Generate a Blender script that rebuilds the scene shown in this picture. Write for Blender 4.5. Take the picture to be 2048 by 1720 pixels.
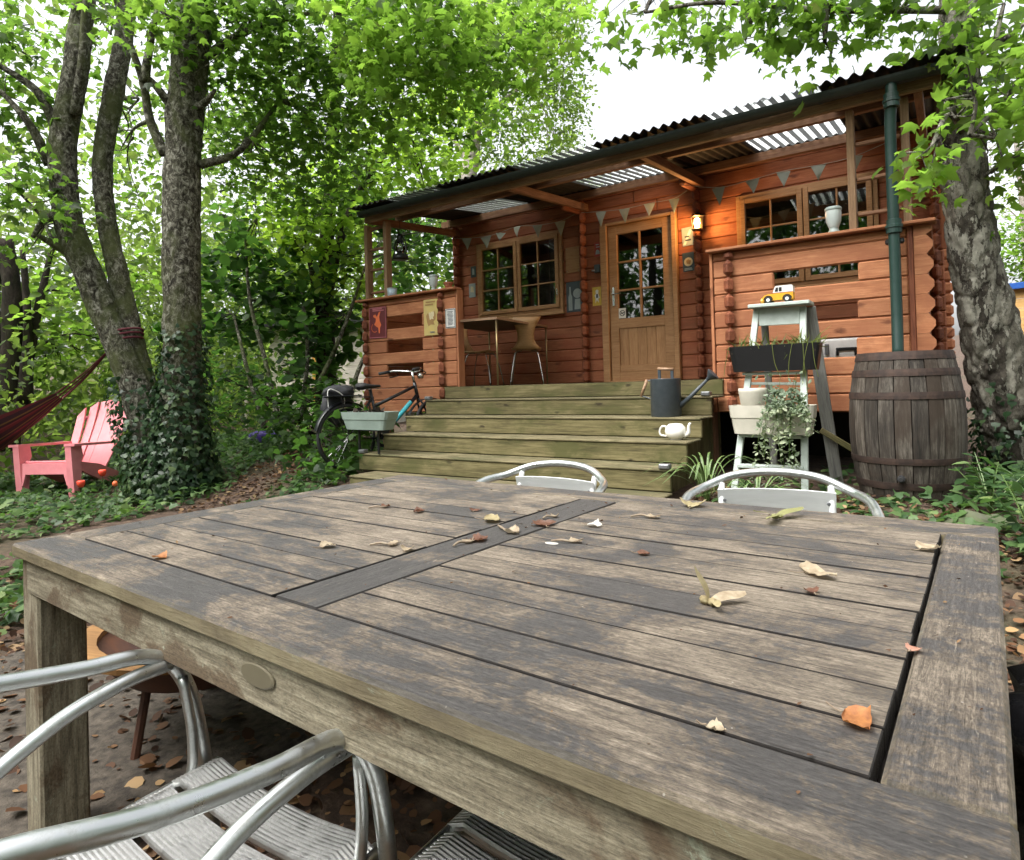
import bpy, math, random
import numpy as np
from mathutils import Vector, Matrix, noise
for _o in list(bpy.data.objects): bpy.data.objects.remove(_o)
scene = bpy.context.scene
COL = scene.collection
rad = math.radians
# ------------------------------------------------------------------ camera
cam_data = bpy.data.cameras.new('camera'); cam = bpy.data.objects.new('camera', cam_data); COL.objects.link(cam)
yaw, pitch, roll = -.6005, .0123, -.0291
fwd = Vector((math.sin(yaw)*math.cos(pitch), math.cos(yaw)*math.cos(pitch), math.sin(pitch)))
rgt = Vector((math.cos(yaw), -math.sin(yaw), 0)); upv = rgt.cross(fwd)
r2 = math.cos(roll)*rgt + math.sin(roll)*upv; u2 = -math.sin(roll)*rgt + math.cos(roll)*upv
cam.matrix_world = Matrix(((r2.x, u2.x, -fwd.x, 2.775), (r2.y, u2.y, -fwd.y, -5.455), (r2.z, u2.z, -fwd.z, .001), (0, 0, 0, 1)))
cam_data.sensor_fit = 'HORIZONTAL'; cam_data.sensor_width = 36; cam_data.lens = 36*1272.73/2048
cam_data.shift_y = -105.8/2048; cam_data.clip_start = .03; cam_data.clip_end = 600
scene.camera = cam
scene.render.resolution_x = 1024; scene.render.resolution_y = 860
# ------------------------------------------------------------------ sky, sun, exposure
SUN_EL, SUN_AZ = rad(58), rad(205)          # azimuth from +Y clockwise: the sun stands behind the camera
world = bpy.data.worlds.new('World'); scene.world = world; world.use_nodes = True
wn = world.node_tree; wn.nodes.clear()
sky = wn.nodes.new('ShaderNodeTexSky'); sky.sky_type = 'NISHITA'; sky.sun_disc = False
sky.sun_elevation = SUN_EL; sky.sun_rotation = SUN_AZ; sky.air_density = 1.0; sky.dust_density = 6.0; sky.ozone_density = .6
hs = wn.nodes.new('ShaderNodeHueSaturation'); hs.inputs['Saturation'].default_value = .18; hs.inputs['Value'].default_value = 1.0
bg = wn.nodes.new('ShaderNodeBackground'); bg.inputs['Strength'].default_value = .15
wo = wn.nodes.new('ShaderNodeOutputWorld')
wn.links.new(sky.outputs[0], hs.inputs['Color']); wn.links.new(hs.outputs[0], bg.inputs['Color']); wn.links.new(bg.outputs[0], wo.inputs['Surface'])
sl = bpy.data.lights.new('sun', 'SUN'); sl.energy = .7; sl.angle = rad(60); sl.color = (1, .96, .9)
sun = bpy.data.objects.new('sun', sl); COL.objects.link(sun)
sd = Vector((math.sin(SUN_AZ)*math.cos(SUN_EL), math.cos(SUN_AZ)*math.cos(SUN_EL), math.sin(SUN_EL)))
sun.rotation_euler = sd.to_track_quat('Z', 'Y').to_euler(); sun.location = sd*40
scene.view_settings.view_transform = 'Standard'; scene.view_settings.look = 'None'
scene.view_settings.gamma = 1.0; scene.view_settings.use_curve_mapping = False
scene.view_settings.exposure = 1.65
scene.render.engine = 'CYCLES'
scene.cycles.max_bounces = 8; scene.cycles.transparent_max_bounces = 12
rng = random.Random(7); npr = np.random.default_rng(11)
# ------------------------------------------------------------------ helpers: objects
def tag(o, label=None, cat=None, group=None, kind=None):
    if label: o['label'] = label
    if cat: o['category'] = cat
    if group: o['group'] = group
    if kind: o['kind'] = kind
    return o
def empty(name, loc=(0, 0, 0), rz=0, label=None, cat=None, group=None):
    o = bpy.data.objects.new(name, None); COL.objects.link(o); o.location = loc; o.rotation_euler = (0, 0, rz)
    o.empty_display_size = .1
    return tag(o, label, cat, group)
def mesh(name, vf, mat=None, smooth=False):
    v, f = vf
    me = bpy.data.meshes.new(name); me.from_pydata([tuple(map(float, p)) for p in v], [], f); me.update()
    if mat: me.materials.append(mat)
    if smooth: me.shade_smooth()
    return me
def link(name, me, parent=None, loc=(0, 0, 0), rot=(0, 0, 0)):
    o = bpy.data.objects.new(name, me); COL.objects.link(o); o.location = loc; o.rotation_euler = rot
    if parent: o.parent = parent
    return o
def obj(name, vf, mat, parent=None, loc=(0, 0, 0), rot=(0, 0, 0), smooth=False):
    return link(name, mesh(name, vf, mat, smooth), parent, loc, rot)
def copy_tree(o, parent=None):
    c = o.copy(); COL.objects.link(c); c.parent = parent
    for ch in list(o.children): copy_tree(ch, c)
    return c
# ------------------------------------------------------------------ helpers: shapes (verts, faces)
def join(*parts):
    V, F = [], []
    for v, f in parts:
        n = len(V); V += [tuple(p) for p in v]; F += [tuple(i+n for i in q) for q in f]
    return V, F
def xf(vf, loc=(0, 0, 0), rot=(0, 0, 0), sc=(1, 1, 1)):
    m = Matrix.Translation(loc) @ Matrix((Vector((1, 0, 0)), Vector((0, 1, 0)), Vector((0, 0, 1)))).to_4x4()
    from mathutils import Euler
    m = Matrix.Translation(loc) @ Euler(rot).to_matrix().to_4x4() @ Matrix.Diagonal((*sc, 1))
    return [tuple(m @ Vector(p)) for p in vf[0]], vf[1]
def cbox(lx, ly, lz, c=.004):
    hx, hy, hz = lx/2, ly/2, lz/2; c = min(c, hx*.9, hy*.9, hz*.9); V = []; ix = {}
    for sx in (-1, 1):
        for sy in (-1, 1):
            for sz in (-1, 1):
                for a in range(3):
                    ix[sx, sy, sz, a] = len(V)
                    V.append((sx*(hx-(c if a != 0 else 0)), sy*(hy-(c if a != 1 else 0)), sz*(hz-(c if a != 2 else 0))))
    F = []
    for s in (-1, 1):
        F.append([ix[s, a, b, 0] for a, b in ((-1, -1), (1, -1), (1, 1), (-1, 1))])
        F.append([ix[a, s, b, 1] for a, b in ((-1, -1), (1, -1), (1, 1), (-1, 1))])
        F.append([ix[a, b, s, 2] for a, b in ((-1, -1), (1, -1), (1, 1), (-1, 1))])
        for t in (-1, 1):
            F.append([ix[s, t, -1, 0], ix[s, t, -1, 1], ix[s, t, 1, 1], ix[s, t, 1, 0]])
            F.append([ix[s, -1, t, 0], ix[s, -1, t, 2], ix[s, 1, t, 2], ix[s, 1, t, 0]])
            F.append([ix[-1, s, t, 1], ix[-1, s, t, 2], ix[1, s, t, 2], ix[1, s, t, 1]])
            for w in (-1, 1): F.append([ix[s, t, w, 0], ix[s, t, w, 1], ix[s, t, w, 2]])
    G = []
    for f in F:
        a, b, d = (Vector(V[i]) for i in f[:3]); n = (b-a).cross(d-b); ce = sum((Vector(V[i]) for i in f), Vector())/len(f)
        G.append(tuple(f) if n.dot(ce) > 0 else tuple(reversed(f)))
    return V, G
def bx(x0, x1, y0, y1, z0, z1, c=.004):
    return xf(cbox(x1-x0, y1-y0, z1-z0, c), ((x0+x1)/2, (y0+y1)/2, (z0+z1)/2))
def part_box(name, x0, x1, y0, y1, z0, z1, mat, parent, c=.004):
    """box whose own origin is its centre, long axis along local X"""
    d = (x1-x0, y1-y0, z1-z0); k = max(range(3), key=lambda i: d[i]); ce = ((x0+x1)/2, (y0+y1)/2, (z0+z1)/2)
    if k == 0: return obj(name, cbox(*d, c), mat, parent, ce)
    if k == 1: return obj(name, cbox(d[1], d[0], d[2], c), mat, parent, ce, (0, 0, math.pi/2))
    return obj(name, cbox(d[2], d[1], d[0], c), mat, parent, ce, (0, -math.pi/2, 0))
def board(name, p, q, w, t, mat, parent=None, up=(0, 0, 1), c=.004):
    """board from p to q, w across, t along up"""
    p, q = Vector(p), Vector(q); x = (q-p).normalized(); z = Vector(up); y = z.cross(x).normalized(); z = x.cross(y)
    o = obj(name, cbox((q-p).length, w, t, c), mat, parent)
    o.matrix_local = Matrix(((x.x, y.x, z.x, (p.x+q.x)/2), (x.y, y.y, z.y, (p.y+q.y)/2), (x.z, y.z, z.z, (p.z+q.z)/2), (0, 0, 0, 1)))
    return o
def cr(pts, n=8):
    P = [np.array(p, float) for p in pts]; P = [2*P[0]-P[1]] + P + [2*P[-1]-P[-2]]; out = []
    for i in range(1, len(P)-2):
        a, b, c, d = P[i-1:i+3]
        for k in range(n):
            t = k/n; out.append(.5*(2*b+(c-a)*t+(2*a-5*b+4*c-d)*t*t+(3*b-a-3*c+d)*t**3))
    out.append(P[-2]); return out
def tube(path, r, n=10, cap=True, squash=1.0):
    P = [np.array(p, float) for p in path]; m = len(P); R = [r]*m if np.isscalar(r) else list(np.interp(np.linspace(0, 1, m), np.linspace(0, 1, len(r)), r))
    T = []
    for i in range(m):
        t = P[min(i+1, m-1)]-P[max(i-1, 0)]; T.append(t/(np.linalg.norm(t)+1e-12))
    u = np.cross(T[0], (0, 0, 1)); 
    if np.linalg.norm(u) < .1: u = np.cross(T[0], (0, 1, 0))
    u /= np.linalg.norm(u); V = []; F = []
    for i in range(m):
        u = u-T[i]*np.dot(u, T[i]); u /= np.linalg.norm(u); w = np.cross(T[i], u)
        for k in range(n):
            a = 2*math.pi*k/n; V.append(tuple(P[i]+R[i]*(math.cos(a)*u+math.sin(a)*w*squash)))
    for i in range(m-1):
        for k in range(n): F.append((i*n+k, i*n+(k+1) % n, (i+1)*n+(k+1) % n, (i+1)*n+k))
    if cap: F.append(tuple(reversed(range(n)))); F.append(tuple(range((m-1)*n, m*n)))
    return V, F
def lathe(prof, n=24, cap0=False, cap1=False, a0=0, a1=2*math.pi):
    V = []; F = []; full = abs(a1-a0-2*math.pi) < 1e-6; m = n if full else n+1
    for r, z in prof:
        for k in range(m):
            a = a0+(a1-a0)*k/n; V.append((r*math.cos(a), r*math.sin(a), z))
    for i in range(len(prof)-1):
        for k in range(n):
            k2 = (k+1) % m; F.append((i*m+k, i*m+k2, (i+1)*m+k2, (i+1)*m+k))
    if cap0: F.append(tuple(reversed(range(m))))
    if cap1: F.append(tuple(range((len(prof)-1)*m, len(prof)*m)))
    return V, F
def prism(poly, t):
    """polygon in XZ extruded along Y by t (centred)"""
    n = len(poly); V = [(x, -t/2, z) for x, z in poly]+[(x, t/2, z) for x, z in poly]
    F = [tuple(range(n)), tuple(range(2*n-1, n-1, -1))]+[(i, i+n, (i+1) % n+n, (i+1) % n) for i in range(n)]
    return V, F
def rect(x0, x1, z0, z1): return [(x0, z0), (x1, z0), (x1, z1), (x0, z1)]
def frame_xz(x0, x1, z0, z1, w, t):
    return join(bx(x0, x0+w, -t/2, t/2, z0, z1, .004), bx(x1-w, x1, -t/2, t/2, z0, z1, .004),
                bx(x0+w, x1-w, -t/2+.001, t/2-.001, z1-w, z1, .003), bx(x0+w, x1-w, -t/2+.001, t/2-.001, z0, z0+w, .003))
def arr_obj(name, V, faces_tri, mat, parent=None, smooth=False):
    """fast mesh from numpy: V (n,3), faces (m,3)"""
    me = bpy.data.meshes.new(name); V = np.asarray(V, np.float32); T = np.asarray(faces_tri, np.int32)
    me.vertices.add(len(V)); me.vertices.foreach_set('co', V.ravel())
    me.loops.add(T.size); me.loops.foreach_set('vertex_index', T.ravel())
    me.polygons.add(len(T)); me.polygons.foreach_set('loop_start', np.arange(0, T.size, 3, dtype=np.int32))
    me.update(calc_edges=True); me.materials.append(mat)
    if smooth: me.shade_smooth()
    return link(name, me, parent)
# ------------------------------------------------------------------ helpers: materials
class NT:
    def __init__(s, name):
        s.m = bpy.data.materials.new(name); s.m.use_nodes = True; s.t = s.m.node_tree; s.t.nodes.clear()
        s.out = s.t.nodes.new('ShaderNodeOutputMaterial')
    def n(s, typ, props=None, **inp):
        d = s.t.nodes.new('ShaderNode'+typ)
        for k, v in (props or {}).items(): setattr(d, k, v)
        for k, v in inp.items():
            k = k.replace('_', ' ')
            sock = d.inputs[int(k[1:])] if k[0] == 'i' and k[1:].isdigit() else d.inputs[k]
            if isinstance(v, bpy.types.NodeSocket): s.t.links.new(v, sock)
            elif isinstance(v, (tuple, list)) and len(v) == 3 and sock.type == 'RGBA': sock.default_value = (*v, 1)
            else: sock.default_value = v
        return d
    def ramp(s, fac, stops, interp='LINEAR'):
        d = s.n('ValToRGB', None, Fac=fac); e = d.color_ramp.elements; d.color_ramp.interpolation = interp
        while len(e) < len(stops): e.new(.5)
        for q, (p, c) in zip(e, stops):
            q.position = p; q.color = (*c, 1) if isinstance(c, (tuple, list)) else (c, c, c, 1)
        return d.outputs[0]
    def mixc(s, fac, a, b, blend='MIX'):
        d = s.n('Mix', dict(data_type='RGBA', blend_type=blend)); 
        for k, v in ((0, fac), (6, a), (7, b)):
            if isinstance(v, bpy.types.NodeSocket): s.t.links.new(v, d.inputs[k])
            else: d.inputs[k].default_value = (*v, 1) if isinstance(v, (tuple, list)) else v
        return d.outputs[2]
    def math(s, op, a, b=0.0):
        d = s.n('Math', dict(operation=op))
        for k, v in ((0, a), (1, b)):
            if isinstance(v, bpy.types.NodeSocket): s.t.links.new(v, d.inputs[k])
            else: d.inputs[k].default_value = v
        return d.outputs[0]
    def coords(s, stretch=(1, 1, 1), rnd=True, ref=None):
        tc = s.n('TexCoord')
        if ref: tc.object = ref
        v = tc.outputs['Object']
        if rnd:
            oi = s.n('ObjectInfo'); k = s.math('MULTIPLY', oi.outputs['Random'], 61.0)
            a = s.n('VectorMath', dict(operation='ADD')); s.t.links.new(v, a.inputs[0]); s.t.links.new(k, a.inputs[1]); v = a.outputs[0]
        mp = s.n('Mapping', None, Vector=v); mp.inputs['Scale'].default_value = stretch
        return mp.outputs[0]
    def noise(s, vec, scale, detail=6, rough=.6, dist=0.0):
        return s.n('TexNoise', None, Vector=vec, Scale=scale, Detail=detail, Roughness=rough, Distortion=dist).outputs['Fac']
    def bump(s, h, strength=.3, dist=.01):
        return s.n('Bump', None, Height=h, Strength=strength, Distance=dist).outputs[0]
    def surf(s, sh): s.t.links.new(sh, s.out.inputs['Surface']); return s.m
    def princ(s, **k): return s.n('BsdfPrincipled', None, **k)
def simple(name, c1, c2=None, scale=8, stretch=(1, 1, 1), rough=.6, metal=0.0, bump=.15, bdist=.004, ramp=(.35, .68), spec=.5, rnd=True, detail=6):
    t = NT(name); v = t.coords(stretch, rnd); f = t.noise(v, scale, detail)
    col = t.ramp(f, [(ramp[0], c1), (ramp[1], c2 or tuple(x*.7 for x in c1))])
    p = t.princ(Base_Color=col, Roughness=rough, Metallic=metal, Specular_IOR_Level=spec)
    if bump: t.t.links.new(t.bump(f, bump, bdist), p.inputs['Normal'])
    return t.surf(p.outputs[0])
def wood(name, lo, mid, hi, grain=70, rough=.75, knots=.0, knotc=(.05, .02, .01), blotch=None, blotchc=None, bump=.35, var=.35, knot_scale=5.0):
    """grain runs along local X; tone differs from piece to piece"""
    t = NT(name); v = t.coords((.06, 1, 1)); g = t.noise(v, grain, 9, .75, .4)
    v2 = t.coords((.5, 1.4, 1.4)); b = t.noise(v2, 5, 5, .6)
    fib = t.noise(t.coords((.03, 1, 1)), grain*3.2, 5, .7)
    mixf = t.math('ADD', t.math('ADD', t.math('MULTIPLY', g, .5), t.math('MULTIPLY', b, .28)), t.math('MULTIPLY', fib, .22))
    col = t.ramp(mixf, [(.40, lo), (.5, mid), (.60, hi)])
    col = t.mixc(t.ramp(fib, [(.28, .65), (.38, 0.0)]), col, tuple(x*.35 for x in lo))
    oi = t.n('ObjectInfo'); tone = t.math('ADD', t.math('MULTIPLY', oi.outputs['Random'], var), 1-var/2)
    col = t.mixc(1.0, col, t.n('CombineXYZ', None, X=tone, Y=tone, Z=tone).outputs[0], 'MULTIPLY')
    if knots:
        kv = t.coords((.42, 1, 1)); kw = t.n('VectorMath', dict(operation='ADD')); t.t.links.new(kv, kw.inputs[0]); ks = t.n('VectorMath', dict(operation='SCALE')); t.t.links.new(t.n('TexNoise', None, Vector=kv, Scale=30.0).outputs['Color'], ks.inputs[0]); ks.inputs['Scale'].default_value = .035; t.t.links.new(ks.outputs[0], kw.inputs[1]); kv = kw.outputs[0]; k3 = t.n('SeparateXYZ', None, Vector=kv); kv = t.n('CombineXYZ', None, X=k3.outputs[0], Y=t.math('ADD', k3.outputs[1], k3.outputs[2])).outputs[0]; vo = t.n('TexVoronoi', dict(feature='F1', voronoi_dimensions='2D'), Vector=kv, Scale=knot_scale, Randomness=1.0).outputs['Distance']
        col = t.mixc(t.ramp(vo, [(.03, knots), (.085, 0.0)]), col, knotc)
    if blotch:
        bv = t.coords((.6, 1, 1)); col = t.mixc(t.ramp(t.noise(bv, blotch, 7, .65, .6), [(.47, 0.0), (.62, .85)]), col, blotchc)
    p = t.princ(Base_Color=col, Roughness=rough, Specular_IOR_Level=.35)
    t.t.links.new(t.bump(t.math('ADD', g, t.math('MULTIPLY', fib, .7)), bump, .004), p.inputs['Normal'])
    return t.surf(p.outputs[0])
def leafmat(name, stops, trans, tmix=.5, rough=.45):
    t = NT(name); ge = t.n('NewGeometry'); r = ge.outputs['Random Per Island']
    col = t.ramp(r, stops); var = t.ramp(t.noise(t.coords(rnd=False), 1.3, 4, .6), [(.32, (.62, .66, .62)), (.5, (1, 1, 1)), (.68, (1.35, 1.22, 1.05))]); col = t.mixc(1.0, col, var, 'MULTIPLY')
    p = t.princ(Base_Color=col, Roughness=rough, Specular_IOR_Level=.22)
    tr = t.n('BsdfTranslucent', None, Color=t.mixc(1.0, t.ramp(r, [(0, tuple(x*.75 for x in trans)), (1, tuple(x*1.2 for x in trans))]), var, 'MULTIPLY'))
    mx = t.n('MixShader', None, Fac=tmix); t.t.links.new(p.outputs[0], mx.inputs[1]); t.t.links.new(tr.outputs[0], mx.inputs[2])
    return t.surf(mx.outputs[0])
def plain(name, c, rough=.5, metal=0.0, spec=.5): return simple(name, c, tuple(x*.82 for x in c), 14, rough=rough, metal=metal, bump=.05, spec=spec)
# ------------------------------------------------------------------ helpers: leaves
def leaf_template(kind):
    if kind == 'maple':
        P = [(0, 0, 0), (.20, .0, .03), (.50, .10, -.08), (.36, .26, .02), (.55, .56, -.14), (.26, .54, .0), (.0, 1.0, -.2), (-.24, .54, .0), (-.55, .58, -.16), (-.36, .26, .02), (-.50, .10, -.1), (-.20, .0, .03), (0, .34, .05)]
        T = [(12, i, i+1) for i in range(0, 11)]+[(12, 11, 0)]
    elif kind == 'round':
        P = [(0, 0, 0), (.3, .1, .03), (.44, .42, .02), (.3, .75, -.02), (0, 1.0, -.1), (-.3, .75, -.02), (-.44, .42, .02), (-.3, .1, .03), (0, .45, -.04)]
        T = [(8, i, i+1) for i in range(7)]+[(8, 7, 0)]
    elif kind == 'ivy':
        P = [(0, 0, 0), (.4, .08, -.02), (.34, .4, .03), (.1, .55, .03), (0, 1, -.1), (-.1, .55, .03), (-.34, .4, .03), (-.4, .08, -.02), (0, .3, .05)]
        T = [(8, i, i+1) for i in range(7)]+[(8, 7, 0)]
    elif kind == 'blade':
        P = [(-.04, 0, 0), (.04, 0, 0), (-.035, .5, .12), (.035, .5, .12), (0, 1, 0)]; T = [(0, 1, 3), (0, 3, 2), (2, 3, 4)]
    else:   # oval, folded on the midrib
        P = [(0, 0, 0), (.26, .4, .05), (.18, .75, .02), (0, 1, -.06), (-.18, .75, .02), (-.26, .4, .05)]; T = [(0, 1, 2), (0, 2, 3), (0, 3, 4), (0, 4, 5)]
    return np.array(P, float), np.array(T)
def place_leaves(pos, nrm, dirv, size, kind):
    """numpy: leaves at pos with given normals, tip directions and sizes"""
    P, T = leaf_template(kind); n = len(pos)
    nrm = nrm/np.linalg.norm(nrm, axis=1, keepdims=True); d = dirv-nrm*(dirv*nrm).sum(1, keepdims=True)
    d /= np.linalg.norm(d, axis=1, keepdims=True)+1e-9; s = np.cross(d, nrm)
    V = pos[:, None, :]+size[:, None, None]*(P[None, :, :1]*s[:, None]+P[None, :, 1:2]*d[:, None]+P[None, :, 2:]*nrm[:, None])
    F = T[None]+(np.arange(n)*len(P))[:, None, None]
    return V.reshape(-1, 3), F.reshape(-1, 3)
def foliage(clumps, kind, size, per_twig=14, twig=.45, flat=.55, droop=.25, shell=.45):
    """clumps: (x,y,z,rx,ry,rz,n). Leaves grow along short twigs spread through each clump"""
    Vs, Fs, off = [], [], 0
    for (x, y, z, rx, ry, rz, n) in clumps:
        m = max(1, int(n/per_twig)); d = npr.normal(size=(m, 3)); d /= np.linalg.norm(d, axis=1, keepdims=True)
        rr = npr.random(m)**shell; o = np.array((x, y, z))+d*rr[:, None]*np.array((rx, ry, rz))
        td = d*.6+npr.normal(size=(m, 3))*.6; td[:, 2] -= droop; td /= np.linalg.norm(td, axis=1, keepdims=True)
        k = np.repeat(np.arange(m), per_twig); t = npr.random(len(k)); sz = size*(.6+.7*npr.random(len(k)))
        lat = npr.normal(size=(len(k), 3))*.11*twig/.45
        pos = o[k]+td[k]*(t*twig)[:, None]+lat
        nr = npr.normal(size=(len(k), 3))*flat; nr[:, 2] += 1
        ld = td[k]*.6+npr.normal(size=(len(k), 3))*.7; ld[:, 2] -= .25
        V, F = place_leaves(pos, nr, ld, sz, kind); Vs.append(V); Fs.append(F+off); off += len(V)
    return np.concatenate(Vs), np.concatenate(Fs)
def trunk_mesh(pts, radii, n=18, seg=8, rough=.06, seed=0, fx=1.0, plates=0.0):
    path = cr(pts, seg); V, F = tube(path, radii, n); out = []; m = len(path)
    for i in range(m):
        c = Vector(path[i])
        for k in range(n):
            p = Vector(V[i*n+k]); q = .8*noise.noise(Vector((p.x*6*fx+seed, p.y*6*fx, p.z*2.5*fx)))+.6*noise.noise(Vector((p.x*20*fx, p.y*20*fx+seed, p.z*6*fx)))+.4*noise.noise(Vector((p.x*48, p.y*48+seed, p.z*20)))
            if plates:
                w = Vector((p.x*13, p.y*13, p.z*5.2))+.45*noise.noise_vector(Vector((p.x*6, p.y*6, p.z*4))); dd = noise.voronoi(w)[0]; q += plates*(min(.35, dd[1]-dd[0])*3-.6)
            out.append(tuple(c+(p-c)*(1+rough*2*q)))
    return out, F
# ------------------------------------------------------------------ materials
m_parapet = wood('weathered orange cedar', (.25, .092, .041), (.37, .15, .069), (.46, .212, .103), 60, .8, .9, (.10, .03, .012), 3.0, (.27, .10, .046), var=.35, knot_scale=3.2, bump=.6)
m_facade = wood('red cedar stain', (.195, .062, .027), (.295, .099, .044), (.38, .142, .064), 60, .66, .8, (.08, .02, .010), 3.0, (.25, .066, .028), var=.35, knot_scale=3.0, bump=.6)
m_logend = wood('dark red log ends', (.10, .029, .014), (.19, .058, .027), (.27, .092, .043), 40, .7, var=.4)
m_frame = wood('honey oak frame', (.25, .125, .05), (.36, .19, .085), (.44, .25, .12), 80, .55, var=.12, bump=.2)
m_beam = wood('brown beam', (.12, .055, .03), (.20, .10, .055), (.28, .15, .08), 60, .75, var=.3)
m_fascia = wood('greyed fascia', (.15, .085, .045), (.24, .145, .08), (.31, .20, .12), 60, .8, var=.2)
m_step = wood('mossy sleeper', (.05, .042, .018), (.12, .102, .044), (.195, .165, .08), 38, .88, .9, (.028, .021, .010), 3.2, (.07, .071, .022), var=.35, knot_scale=5.0, bump=.6)
m_tread = wood('worn tread', (.07, .06, .03), (.14, .118, .062), (.22, .188, .11), 45, .88, .5, (.04, .03, .018), 4.0, (.07, .068, .03), var=.35, bump=.6)
m_roof = simple('bitumen corrugated sheet', (.008, .008, .009), (.02, .0195, .0195), 9, rough=.8, bump=.2)
m_gutter = simple('dark gutter plastic', (.012, .022, .02), (.022, .03, .027), 12, rough=.45, bump=.03)
m_pipe = simple('green downpipe plastic', (.010, .032, .027), (.018, .046, .038), 10, rough=.4, bump=.03)
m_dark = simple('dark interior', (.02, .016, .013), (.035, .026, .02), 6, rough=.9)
m_alu = None
def alu(name, c, rough, dirt):
    t = NT(name); v = t.coords((1, 1, 1)); f = t.noise(v, 28, 10, .75)
    col = t.mixc(t.ramp(f, [(.52, 0.0), (.72, dirt)]), c, (.16, .17, .14))
    p = t.princ(Base_Color=col, Metallic=t.ramp(f, [(.5, 1.0), (.75, .55)]), Roughness=t.ramp(f, [(.3, rough), (.75, rough+.3)]))
    t.t.links.new(t.bump(t.noise(v, 160, 3), .05, .001), p.inputs['Normal']); return t.surf(p.outputs[0])
m_alu = alu('aluminium tube', (.58, .60, .59), .22, .6)
m_slat = alu('ribbed aluminium slat', (.66, .66, .65), .34, .7)
m_backslat = simple('pale brushed aluminium', (.74, .76, .75), (.60, .62, .61), 30, (.1, 1, 1), rough=.5, metal=.25, bump=.1)
m_cream = simple('cream plastic', (.55, .52, .44), (.42, .40, .33), 5, rough=.55, bump=.05)
m_white = simple('white glaze', (.78, .76, .70), (.68, .66, .6), 4, rough=.15, bump=.02)
m_pale = simple('pale sage paint', (.46, .52, .48), (.36, .41, .37), 14, rough=.6, bump=.15)
m_ladgrey = wood('weathered grey ladder back', (.13, .13, .12), (.22, .22, .20), (.30, .30, .27), 60, .85)
m_black = plain('black plastic', (.006, .006, .007), .45)
m_zinc = simple('dark slate enamel', (.035, .046, .055), (.055, .066, .075), 20, rough=.42, bump=.05)
m_sage = simple('sage plastic', (.24, .30, .265), (.19, .24, .21), 6, rough=.5, bump=.03)
m_pink = simple('pink plastic', (.90, .32, .35), (.80, .26, .29), 9, rough=.5, bump=.04)
m_pinkdark = plain('pink with groove shade painted in', (.42, .06, .09), .6)  # darker copy of the pink, stands in for shade between the back slats
m_chrome = plain('chrome', (.6, .6, .6), .25, 1.0)
m_rubber = plain('black rubber', (.015, .015, .016), .7)
m_brown = wood('brown turned handle', (.16, .09, .05), (.28, .17, .10), (.38, .25, .16), 60, .5)
m_soil = simple('potting soil', (.025, .018, .012), (.05, .036, .024), 40, rough=.95, bump=.5)
def glass_mat(name, tint, fres=1.5, rough=.02):
    t = NT(name); a = t.n('BsdfTransparent', None, Color=tint); g = t.n('BsdfGlossy', None, Color=(1, 1, 1), Roughness=rough)
    fr = t.n('Fresnel', None, IOR=fres); mx = t.n('MixShader', None, Fac=t.math('ADD', fr.outputs[0], .03)); t.t.links.new(a.outputs[0], mx.inputs[1]); t.t.links.new(g.outputs[0], mx.inputs[2])
    return t.surf(mx.outputs[0])
m_glass = glass_mat('window glass', (.62, .65, .63), 1.9)
def clear_sheet():
    t = NT('clear corrugated sheet'); tc = t.n('TexCoord'); v = tc.outputs['Object']
    d = t.ramp(t.noise(v, 7, 9, .75, .6), [(.54, 0.0), (.62, .9)])            # leaf debris and algae lying on the sheet
    sx = t.n('SeparateXYZ', None, Vector=v); w = t.math('COSINE', t.math('MULTIPLY', sx.outputs[0], 2*math.pi/.088))
    d = t.math('MAXIMUM', d, t.ramp(w, [(.0, .92), (.12, .0)]))            # dirt collects in the valleys
    tr = t.n('BsdfTransparent', None, Color=(.93, .95, .94)); tl = t.n('BsdfTranslucent', None, Color=(.92, .94, .92))
    m1 = t.n('MixShader', None, Fac=.5); t.t.links.new(tr.outputs[0], m1.inputs[1]); t.t.links.new(tl.outputs[0], m1.inputs[2])
    df = t.n('BsdfDiffuse', None, Color=(.03, .027, .02)); m2 = t.n('MixShader', None, Fac=d); t.t.links.new(m1.outputs[0], m2.inputs[1]); t.t.links.new(df.outputs[0], m2.inputs[2])
    return t.surf(m2.outputs[0])
m_clear = clear_sheet()
# ------------------------------------------------------------------ ground
def sm(t): t = min(1, max(0, t)); return t*t*(3-2*t)
def zg(x, y):
    z = -1.09+.28*sm((y+2.6)/1.8)
    d = math.hypot(x+1, y+3)
    z += .05*sm((-x-2)/3)                                     # a touch higher under the trees
    z += max(0, d-10)*.075*(1 if d < 60 else 60/d)
    return z+.025*noise.noise(Vector((x*.9, y*.9, 0)))+.012*noise.noise(Vector((x*4, y*4, 3)))
def ground_mat():
    t = NT('woodland soil'); v = t.coords(rnd=False); a = t.noise(v, 14, 10, .75); b = t.noise(v, 1.1, 4)
    col = t.ramp(a, [(.3, (.028, .017, .011)), (.5, (.075, .045, .030)), (.62, (.13, .085, .055)), (.75, (.20, .145, .09))])
    col = t.mixc(t.ramp(b, [(.5, 0.0), (.7, .6)]), col, (.035, .05, .016))
    p = t.princ(Base_Color=col, Roughness=.95); t.t.links.new(t.bump(a, .8, .03), p.inputs['Normal']); return t.surf(p.outputs[0])
def make_ground():
    n = 150; s = [math.copysign((abs(u)**2.6)*150+abs(u)*8, u) for u in np.linspace(-1, 1, n)]
    V = [(x+1, y-3, zg(x+1, y-3)) for y in s for x in s]
    F = [(j*n+i, j*n+i+1, (j+1)*n+i+1, (j+1)*n+i) for j in range(n-1) for i in range(n-1)]
    o = obj('ground', (V, F), ground_mat(), smooth=True); tag(o, 'brown woodland soil floor around the cabin', 'ground', kind='structure')
make_ground()
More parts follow.
